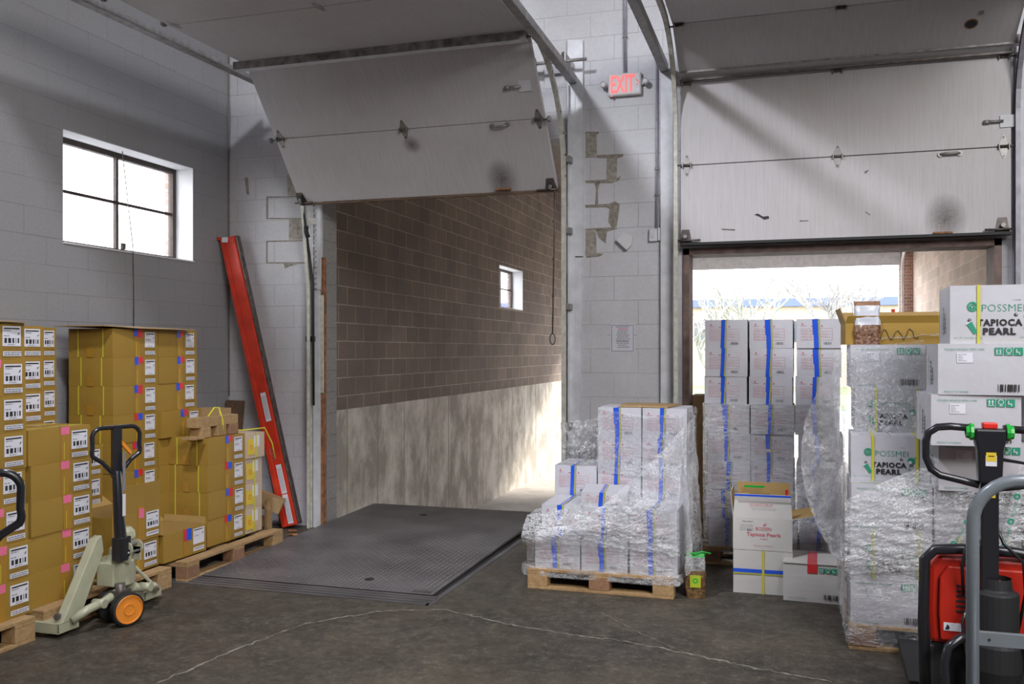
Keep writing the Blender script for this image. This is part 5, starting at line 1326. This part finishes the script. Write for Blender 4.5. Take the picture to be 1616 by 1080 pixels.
# bundled lower right part
sheet(b, lambda u, v: (lerp(.02, .42, u), 7.03 - .04 * math.sin(math.pi * u), lerp(.30, .78, v) + .05 * u), 36, 34, .02, 25, M_film2, 8)
tag(b.build('stretch_film', bevel=-1), 'tight stretch film round the lower rows of the doorway stack', 'plastic film')
# film on the right pallet
b = MB(); g0, g1 = .285, 1.62
around([(g0, 6.3), (g0, 5.30), (g0 + .02, 5.27), (.73, 5.265), (g1, 5.26)], lambda u: .03, lambda u: .50 + max(0, (u - .42)) * 1.1, b, 150, 46, .010, 31, M_filmt, 8, (1, 1, 2))
# diagonal crumpled front sheet
def PE(u, v):
    x = lerp(g0 - .01, 1.66, u); top = .82 + .52 * u + .05 * math.sin(u * 6); low = .42 + .18 * u
    z0_ = z = 0
    return (x, 5.235 - .09 * math.sin(math.pi * v) * (.3 + u) , lerp(low, top, v))
sheet(b, PE, 170, 70, .013, 33, M_film2, 11, (1, 1, 2.4))
# left hanging crumpled skirt
def PS(u, v):
    z = lerp(.42, 1.62, v); w0 = .05 + .16 * math.sin(math.pi * min(1, v * 1.05)) ** .8
    return (g0 + .03 - w0 * u * 1.25, lerp(5.42, 5.75, v) - .1 * u + .1 * (1 - v), z + .03 * u)
sheet(b, PS, 44, 130, .018, 35, M_film2, 12, (1.5, 1.5, .9))
# vertical left edge film
around([(g0 - .005, 6.2), (g0 - .005, 5.5), (g0 + .0, 5.28)], lambda u: .1, lambda u: 1.5 - .55 * u, b, 50, 60, .010, 37, M_film, 7, (1, 1, .6))
# sheet over the upper left cartons
sheet(b, lambda u, v: (lerp(.24, .735, u), 5.70 - .02 * math.sin(math.pi * u) , lerp(1.16, 1.70 - .06 * (1 - u), v)), 50, 50, .014, 39, M_film, 7, (1, 1, 1))
# film over the open kraft cartons
sheet(b, lambda u, v: (lerp(.52, 1.22, u), lerp(5.90, 6.3, v), lerp(1.70, 1.835, math.sin(v * math.pi / 2)) + .03 * math.sin(u * 3.14)), 60, 24, .012, 41, M_film, 6)
rf_ = b.build('stretch_film', bevel=-1); tag(rf_, 'sparkling crumpled stretch film across the right pallet cartons', 'plastic film')
# printed tape strips on the film
b = MB()
for (a0, z0_, a1, z1_) in ((1.02, .62, 1.12, 1.06), (1.20, .62, 1.27, 1.10), (1.30, .62, 1.50, 1.02), (.78, .62, .99, 1.0)):
    yy = 5.10; d_ = Vector((a1 - a0, 0, z1_ - z0_)).normalized(); s_ = Vector((d_.z, 0, -d_.x)) * .025
    p0 = Vector((a0, yy, z0_)); p1 = Vector((a1, yy, z1_)); b.quad(p0 - s_, p0 + s_, p1 + s_, p1 - s_, M_film)
    fr = (p0 - s_ + Vector((0, -.002, 0)), s_.normalized(), d_, Vector((0, -1, 0)))
    L = (p1 - p0).length; t = .03
    while t < L - .04: b.disc(.025, t, .016, M_green, fr, .001, 14, .007); b.text('POSSMEI', .034, t + .025, .07, .014, M_green, fr, 0, .001, math.pi / 2); t += .13
b.build('printed_tape', rf_, bevel=-1)
tag(crumple((.86, 5.66 + .2, zt1 + .16), .06, .04, .0, M_film2, 5), None) if False else None

# ================================================================= HAND PALLET JACKS
def dloop(w_, h_, taper=.35, n=10, depth=0):
    """rounded triangular handle loop in local (x=0) y-z plane, bottom at z=0"""
    pts = []
    def corner(c, r, a0, a1):
        for k in range(n + 1): t = math.radians(a0 + (a1 - a0) * k / n); pts.append(Vector((0, c[0] + r * math.cos(t), c[1] + r * math.sin(t))))
    pts.append(Vector((0, .02, 0)))
    pts.append(Vector((0, w_ * .30, h_ * .28)))
    corner((w_ / 2 - .06, h_ * .5), .06, -25, 20)
    corner((w_ / 2 - .06, h_ - .06), .06, 10, 90)
    corner((-w_ / 2 + .06, h_ - .06), .06, 90, 170)
    corner((-w_ / 2 + .06, h_ * .5), .06, 160, 205)
    pts.append(Vector((0, -w_ * .30, h_ * .28))); pts.append(Vector((0, -.02, 0)))
    return pts
def hand_jack(label, loc, rz, steer, half=.44, jy=0.0, lr=-.3):
    r_ = thing('pallet_jack', label, 'pallet jack', loc, rz)
    for s_ in (-1, 1):
        b = MB(); y = s_ * (half - .08)
        b.box(-.10, y - .08, .03, .10, y + .08, .035, M_jackcream); b.box(-.10, y - .08, .035, .10, y - .072, .085, M_jackcream); b.box(-.10, y + .072, .035, .10, y + .08, .085, M_jackcream)
        b.box(-1.05, y - .08, .055, -.10, y + .08, .085, M_jackcream); b.box(.092, y - .08, .035, .10, y + .08, .085, M_jackcream); b.box(-.10, y - .08, .08, .10, y + .08, .085, M_jackcream)
        b.build('fork', r_, .003)
    # sloped gusset plates: wide on the near side
    b = MB(); P = [Vector((.09, -half + .01, .085)), Vector((.09, -half + .15, .085)), Vector((.05, -.04, .40)), Vector((.05, -.10, .50)), Vector((.03, -.13, .50))]
    b.prism([Vector((.095, -half + .02, .06)), Vector((.095, -half + .165, .06)), Vector((.075, -.055, .42)), Vector((.07, -.065, .52)), Vector((.07, -.11, .50))], (-.06, 0, 0), M_jackcream)
    b.prism([Vector((.085, half - .03, .07)), Vector((.085, half - .0, .07)), Vector((.06, .12, .38)), Vector((.06, .08, .38))], (-.012, 0, 0), M_jackcream)
    b.box(-.03, -.12, .30, .06, .12, .36, M_jackcream)
    b.build('frame', r_, .006)
    b = MB(); b.cyl((.02, -half + .12, .10), (.06, -half + .03, .12), .018, M_dsteel, 10); b.build('pivot_pin', r_)
    # pump
    pm = MB(); pm.lathe((.14, 0, 0), (0, 0, 1), [(.20, .0), (.20, .06), (.22, .085), (.36, .085), (.37, .075), (.40, .06), (.44, .055), (.445, .04)], M_jackcream, 28)
    pm.box(.06, -.10, .22, .18, .10, .36, M_jackcream); pm.lathe((.12, .085, .0), (0, 0, 1), [(.30, .045), (.47, .045), (.475, .052), (.49, .052), (.52, .048), (.545, .028), (.55, 0)], M_jackcream, 24)
    pm.build('hydraulic_pump', r_, .006)
    # clevis holding the handle
    b = MB(); 
    for s_ in (-1, 1): b.lathe((.23, s_ * .04 - (.01 if s_ < 0 else 0), .44), (0, 1, 0), [(0, 0), (0, .045), (.01, .045), (.01, 0)], M_jackcream, 24)
    b.box(.16, -.05, .36, .26, -.04, .44, M_jackcream); b.box(.16, .04, .36, .26, .05, .44, M_jackcream)
    b.cyl((.23, -.06, .46), (.23, .06, .46), .010, M_steel, 10); b.cyl((.25, -.06, .42), (.25, .06, .42), .008, M_steel, 10); b.build('handle_clevis', r_)
    # lifting linkage arms
    for s_ in (-1, 1):
        b = MB(); pts = [Vector((.12, s_ * .36, .09)), Vector((.16, s_ * .28, .135)), Vector((.17, s_ * .16, .15)), Vector((.19, s_ * .05, .19))]
        b.tube(pts, [.022, .026, .026, .03], M_jackcream, 10); b.cyl((.13, s_ * .2, .15), (.21, s_ * .2, .15), .026, M_jackcream, 12); b.build('linkage_arm', r_)
    # steering group: axle, two wheels
    st = bpy.data.objects.new('steering_axle', None); COL.objects.link(st); st.parent = r_
    bpy.data.objects.remove(st)
    ca, sa = math.cos(steer), math.sin(steer); ax = Vector((-sa, ca, 0)); C = Vector((.205, jy, .10))
    b = MB(); b.cyl(C - ax * .07, C + ax * .07, .016, M_dsteel, 12); b.cyl(C, C + Vector((0, 0, .14)), .03, M_dsteel, 12); b.box(C.x - .04, jy - .05, .13, C.x + .04, jy + .05, .2, M_dsteel); b.build('axle', r_)
    for s_ in (-1, 1):
        c = C + ax * s_ * .085; b = MB(); dr = ax * s_
        b.lathe(c - dr * .025, dr, [(0, .03), (0, .088), (.004, .098), (.046, .098), (.05, .088), (.05, .085)], M_rubber, 40); wh = b.build('wheel', r_)
        b = MB(); b.lathe(c - dr * .024, dr, [(.0, .03), (.0, .086), (.048, .086), (.051, .08), (.044, .076), (.044, .036), (.049, .034), (.049, .03), (.045, .028), (.045, 0)], M_orange, 40); b.build('hub', wh)
    # handle
    H0 = Vector((.215, jy, .40)); H1 = Vector((.205, jy - .03, .92)); b = MB()
    b.tube([H0, H0.lerp(H1, .2), H1], [.034, .036, .026], M_black, 14); b.box(.18, jy - .045, .38, .25, jy + .045, .52, M_black); b.build('handle_shaft', r_, .006)
    L = [ (p.x * 1, p.y, p.z) for p in dloop(.31, .28) ]
    b = MB(); rot = Matrix.Rotation(lr, 4, 'Z'); b.T = Matrix.Translation(H1 + Vector((0, 0, -.02))) @ rot
    b.tube(L, .0135, M_black, 12); b.box(-.014, -.028, -.02, .014, .028, .275, M_black); b.build('handle_loop', r_, .004)
    b = MB(); b.T = Matrix.Translation(H1 + Vector((0, 0, -.02))) @ rot; b.prism([(.02, .02, .2), (.02, .08, .13), (.02, .075, .11), (.02, .02, .17)], (.012, 0, 0), M_orange); b.build('release_lever', r_)
    b = MB(); fr = (H0.lerp(H1, .48) + Vector((.036, -.012, 0)), Vector((0, 1, 0)), Vector((0, 0, 1)), Vector((1, 0, 0)))
    b.slab(-.002, 0, .024, .13, M_label, fr, .002); b.slab(.0, .15, .024, .38, M_greyink, fr, .002); b.build('sticker', r_)
    return r_
hand_jack('cream hand pallet jack with orange wheels and black handle before the kraft cartons', (-4.06, 4.56, 0), 0, 1.2, .44, -.07)
j2 = hand_jack('black looped jack handle entering the photo at the left edge', (-2.76, 2.19, 0), .95, 0.0, .44, 0.0, 1.29)
j2.scale = (1, 1, 1.04)

# ================================================================= RED POWERED PALLET TRUCK
pt = thing('electric_pallet_truck', 'red electric pallet truck with black tiller handle in front of the wrapped cartons', 'pallet truck', (.80, 4.35, 0), -.03)
b = MB(); pr = [(-.215, .35), (-.225, .5), (-.22, .68), (-.18, .74), (.18, .74), (.22, .68), (.225, .5), (.215, .35)]
b.prism([(x, -.0, z) for x, z in pr], (0, .26, 0), M_jackred); b.build('red_cover', pt, .02)
b = MB(); b.box(-.21, .02, .07, .21, .26, .35, M_matblack); b.box(-.235, .0, .12, -.20, .1, .34, M_matblack); b.box(.20, .0, .12, .235, .1, .34, M_matblack); b.build('chassis', pt, .006)
b = MB(); b.prism([(x * .82, -.02, .37 + (z - .35) * .84) for x, z in pr], (0, .03, 0), M_jackred); b.box(-.06, -.05, .42, .06, 0, .66, M_jackred); b.build('front_panel', pt, .008)
b = MB(); 
for k in range(6): b.box(-.115, -.024, .50 + k * .022, -.075, -.0205, .508 + k * .022, M_matblack)
b.build('vent_slots', pt)
b = MB(); rbp = [(-.235, -.01, .1), (-.245, -.02, .45), (-.24, -.02, .72), (-.20, -.02, .765), (-.1, -.02, .775), (.1, -.02, .775), (.20, -.02, .765), (.24, -.02, .72), (.245, -.02, .45), (.235, -.01, .1)]
b.tube(rbp, .024, M_black, 12); b.build('bumper_frame', pt)
b = MB(); b.tube([(-.06, -.12, .43), (-.12, -.16, .425), (-.165, -.18, .39), (-.18, -.19, .33), (-.175, -.2, .16), (-.14, -.21, .05), (-.08, -.21, .03), (.08, -.21, .03), (.15, -.21, .05), (.18, -.2, .16), (.185, -.19, .33), (.17, -.18, .39), (.13, -.16, .425), (.07, -.12, .43)], .019, M_black, 12); b.build('guard_bar', pt)
b = MB(); b.lathe((.03, -.10, 0), (0, 0, 1), [(.22, .0), (.22, .08), (.30, .10), (.40, .10), (.44, .085), (.62, .085), (.63, .06), (.68, .055)], M_matblack, 24); b.box(-.05, -.14, .25, .11, -.02, .34, M_matblack); b.build('drive_motor', pt, .006)
b = MB(); b.lathe((-.055, -.10, .0), (0, 0, 1), [(.34, 0), (.34, .035), (.40, .04), (.43, .025), (.45, 0)], M_dsteel, 16); b.build('pump_reservoir', pt)
for s_ in (-1, 1):
    b = MB(); b.lathe((.03 + s_ * .045 - .03, -.12, .105), (1, 0, 0), [(0, .03), (0, .10), (.005, .105), (.055, .105), (.06, .10), (.06, .03)], M_rubber, 36); b.lathe((.03 + s_ * .045 - .028, -.12, .105), (1, 0, 0), [(0, 0), (0, .055), (.056, .055), (.056, 0)], M_brownsteel, 30); b.build('drive_wheel', pt)
for s_ in (-1, 1):
    b = MB(); b.box(s_ * .2 - .08, .26, .04, s_ * .2 + .08, 1.3, .085, M_matblack); b.build('fork', pt, .004)
    b = MB(); b.lathe((s_ * .22 - .02, -.03, .05), (1, 0, 0), [(0, 0), (0, .05), (.04, .05), (.04, 0)], M_dsteel, 20); b.box(s_ * .22 - .03, -.06, .05, s_ * .22 + .03, .0, .14, M_matblack); b.build('caster', pt)
for pts in ([(-.09, -.04, .58), (-.10, -.08, .72), (-.085, -.09, .80), (-.05, -.08, .83), (-.02, -.06, .8)], [(.12, -.05, .45), (.14, -.09, .62), (.13, -.1, .75), (.06, -.08, .82), (.03, -.06, .9)], [(-.07, -.06, .55), (-.10, -.09, .48), (-.095, -.1, .40), (-.07, -.1, .34)], [(.16, -.03, .68), (.22, -.05, .60), (.26, -.05, .5), (.25, -.04, .4)]):
    b = MB(); n_ = []; b.tube(pts, .007, M_black, 8); b.build('hydraulic_hose', pt)
b = MB(); fr = frame((0, -.021, 0), (1, 0, 0), (0, 0, 1)); b.slab(-.165, .415, -.085, .45, M_label, fr, .002); b.poly([fr[0] + Vector((x, -.003, z)) for x, z in ((-.16, .42), (-.15, .444), (-.14, .43), (-.145, .42))], M_ink); b.build('sticker', pt)
b = MB(); b.slab(.15, .51, .185, .56, M_yellow, fr, .002); b.poly([fr[0] + Vector((x, -.003, z)) for x, z in ((.155, .53), (.18, .53), (.1675, .552))], M_ink); b.build('sticker', pt)
# tiller
b = MB(); b.box(-.035, -.13, .62, .035, -.07, 1.16, M_black); b.build('tiller_arm', pt, .008)
b = MB(); b.prism([(-.045, -.15, 1.08), (.045, -.15, 1.08), (.05, -.15, 1.22), (.06, -.15, 1.26), (.06, -.15, 1.31), (-.06, -.15, 1.31), (-.06, -.15, 1.26), (-.05, -.15, 1.22)], (0, .07, 0), M_black); b.build('tiller_head', pt, .01)
b = MB(); b.tube([(-.04, -.115, 1.07), (-.10, -.115, 1.085), (-.19, -.115, 1.105), (-.225, -.115, 1.13), (-.245, -.115, 1.18), (-.245, -.115, 1.25), (-.235, -.115, 1.285), (-.20, -.115, 1.31), (-.15, -.115, 1.315), (-.06, -.115, 1.31)], .016, M_black, 14); b.build('handle_grip', pt)
b = MB(); b.tube([(.05, -.115, 1.31), (.15, -.115, 1.305), (.20, -.115, 1.295), (.23, -.115, 1.27), (.245, -.115, 1.22), (.245, -.115, 1.15), (.235, -.115, 1.12), (.2, -.115, 1.09), (.1, -.115, 1.07), (.03, -.115, 1.06)], .016, M_black, 14); b.build('handle_grip', pt)
for s_ in (-1, 1):
    b = MB(); b.lathe((s_ * .062, -.115, 1.295), (s_, 0, 0), [(0, .0), (0, .036), (.012, .038), (.016, .03), (.028, .028), (.030, .018)], M_kgreen, 10); b.build('control_knob', pt)
b = MB(); b.box(-.028, -.14, 1.31, .028, -.09, 1.335, M_bred); b.build('stop_button', pt, .005)
b = MB(); fr = frame((0, -.151, 0), (1, 0, 0), (0, 0, 1)); b.slab(-.02, 1.155, .022, 1.20, M_label, fr, .001); b.slab(-.018, 1.175, .020, 1.212, M_yellow, fr, .0015); b.rect(-.01, 1.195, .012, 1.199, M_ink, fr, .002); b.build('warning_sticker', pt)
b = MB(); b.prism([(.04, -.13, 1.19), (.13, -.13, 1.175), (.145, -.13, 1.16), (.12, -.13, 1.165), (.04, -.13, 1.175)], (0, .012, 0), M_black); b.build('lift_lever', pt)
b = MB(); b.box(-.03, -.132, 1.02, .02, -.13, 1.06, M_yellow); b.build('yellow_band', pt)

# ================================================================= GREY CART
gc = thing('platform_cart', 'grey tubular push handle of a cart at the lower right photo edge', 'cart', (.545, 3.15, 0), .0)
b = MB(); r__ = .0195; zt2 = 1.235; xw = .75; pts = [(0, 0, .16), (0, 0, zt2 - .14)]
for k in range(1, 9): t = k * math.pi / 16; pts.append((.14 - .14 * math.cos(t), 0, zt2 - .14 + .14 * math.sin(t)))
for k in range(0, 9): t = k * math.pi / 16; pts.append((xw - .14 + .14 * math.sin(t), 0, zt2 - .14 + .14 * math.cos(t)))
pts.append((xw, 0, .16)); b.tube(pts, r__, M_tubegrey, 18); b.build('push_handle', gc)
b = MB(); b.box(.0, -.012, .715, xw, .012, .755, M_tubegrey); b.cyl((.045, -.014, .735), (.045, -.012, .735), .004, M_ink, 10); b.build('cross_rail', gc)
b = MB(); b.box(-.04, -1.2, .14, xw + .04, .03, .18, M_tubegrey); b.build('deck', gc, .005)
for x in (.05, xw - .05):
    for y in (-.05, -1.1):
        b = MB(); b.lathe((x - .015, y, .06), (1, 0, 0), [(0, 0), (0, .06), (.03, .06), (.03, 0)], M_rubber, 24); b.box(x - .02, y - .02, .06, x + .02, y + .02, .14, M_dsteel); b.build('caster', gc)

# ================================================================= OUTSIDE
b = MB(); b.box(-120, DY1 + .3, DZ - .12, 120, 40, DZ - .02, M_asph); struct(b.build('ground'))
b = MB(); b.box(-120, 40, DZ - .12, 120, 140, DZ, M_grass); struct(b.build('lawn'))
b = MB(); b.box(-120, -60, DZ - .12, XL - 2, DY1 + .3, DZ - .02, M_asph); struct(b.build('ground_side'))
bd = thing('brick_building', 'long low brick building with blue fascia across the street', 'building', (8, 64, 0))
b = MB(); b.box(-45, 0, DZ, 45, 14, 4.6, M_brick); b.build('brick_wall', bd)
b = MB(); b.box(-45.3, -.4, 4.6, 45.3, 14, 5.15, M_roofblue); b.build('fascia', bd)
for k in range(16):
    b = MB(); x = -40 + k * 5.1; b.box(x, -.06, 2.2, x + 2.6, .05, 3.6, M_darkglass); b.build('window', bd)
def tree(x, y, h, seed):
    rr = random.Random(seed); b = MB()
    def branch(p, d, L, r, dep):
        q = p + d * L; mid = p.lerp(q, .5) + Vector((rr.uniform(-1, 1), rr.uniform(-1, 1), 0)) * L * .06
        b.tube([p, mid, q], [r, r * .85, r * .68], M_bark, 6 if dep < 3 else 4, False)
        if dep == 0: return
        for _ in range(3 if dep > 1 else 2):
            a = Vector((rr.uniform(-1, 1), rr.uniform(-1, 1), rr.uniform(-.2, .4))); nd = (d + a * .75).normalized(); nd.z = abs(nd.z) * .9 + .15; nd.normalize()
            branch(q if rr.random() < .6 else mid.lerp(q, rr.random()), nd, L * rr.uniform(.62, .82), r * .62, dep - 1)
    branch(Vector((0, 0, 0)), Vector((0, 0, 1)), h * .25, h * .028, 5)
    o = b.build('bare_tree', bevel=-1); o.location = (x, y, DZ); return o
for i, (px, Y, h) in enumerate(((1125, 44, 8), (1180, 48, 9), (1300, 40, 8.5), (1385, 52, 7))):
    q = onY(px, 553, Y); o = tree(q.x, Y, h, 5 + i)
    tag(o, ['bare tree seen at the left side of the right doorway', 'bare tree above the left white cartons in the doorway', 'tall bare tree above the gap beside the grain bag', 'bare tree near the right end of the far building'][i], 'tree')
bpy.context.view_layer.update()
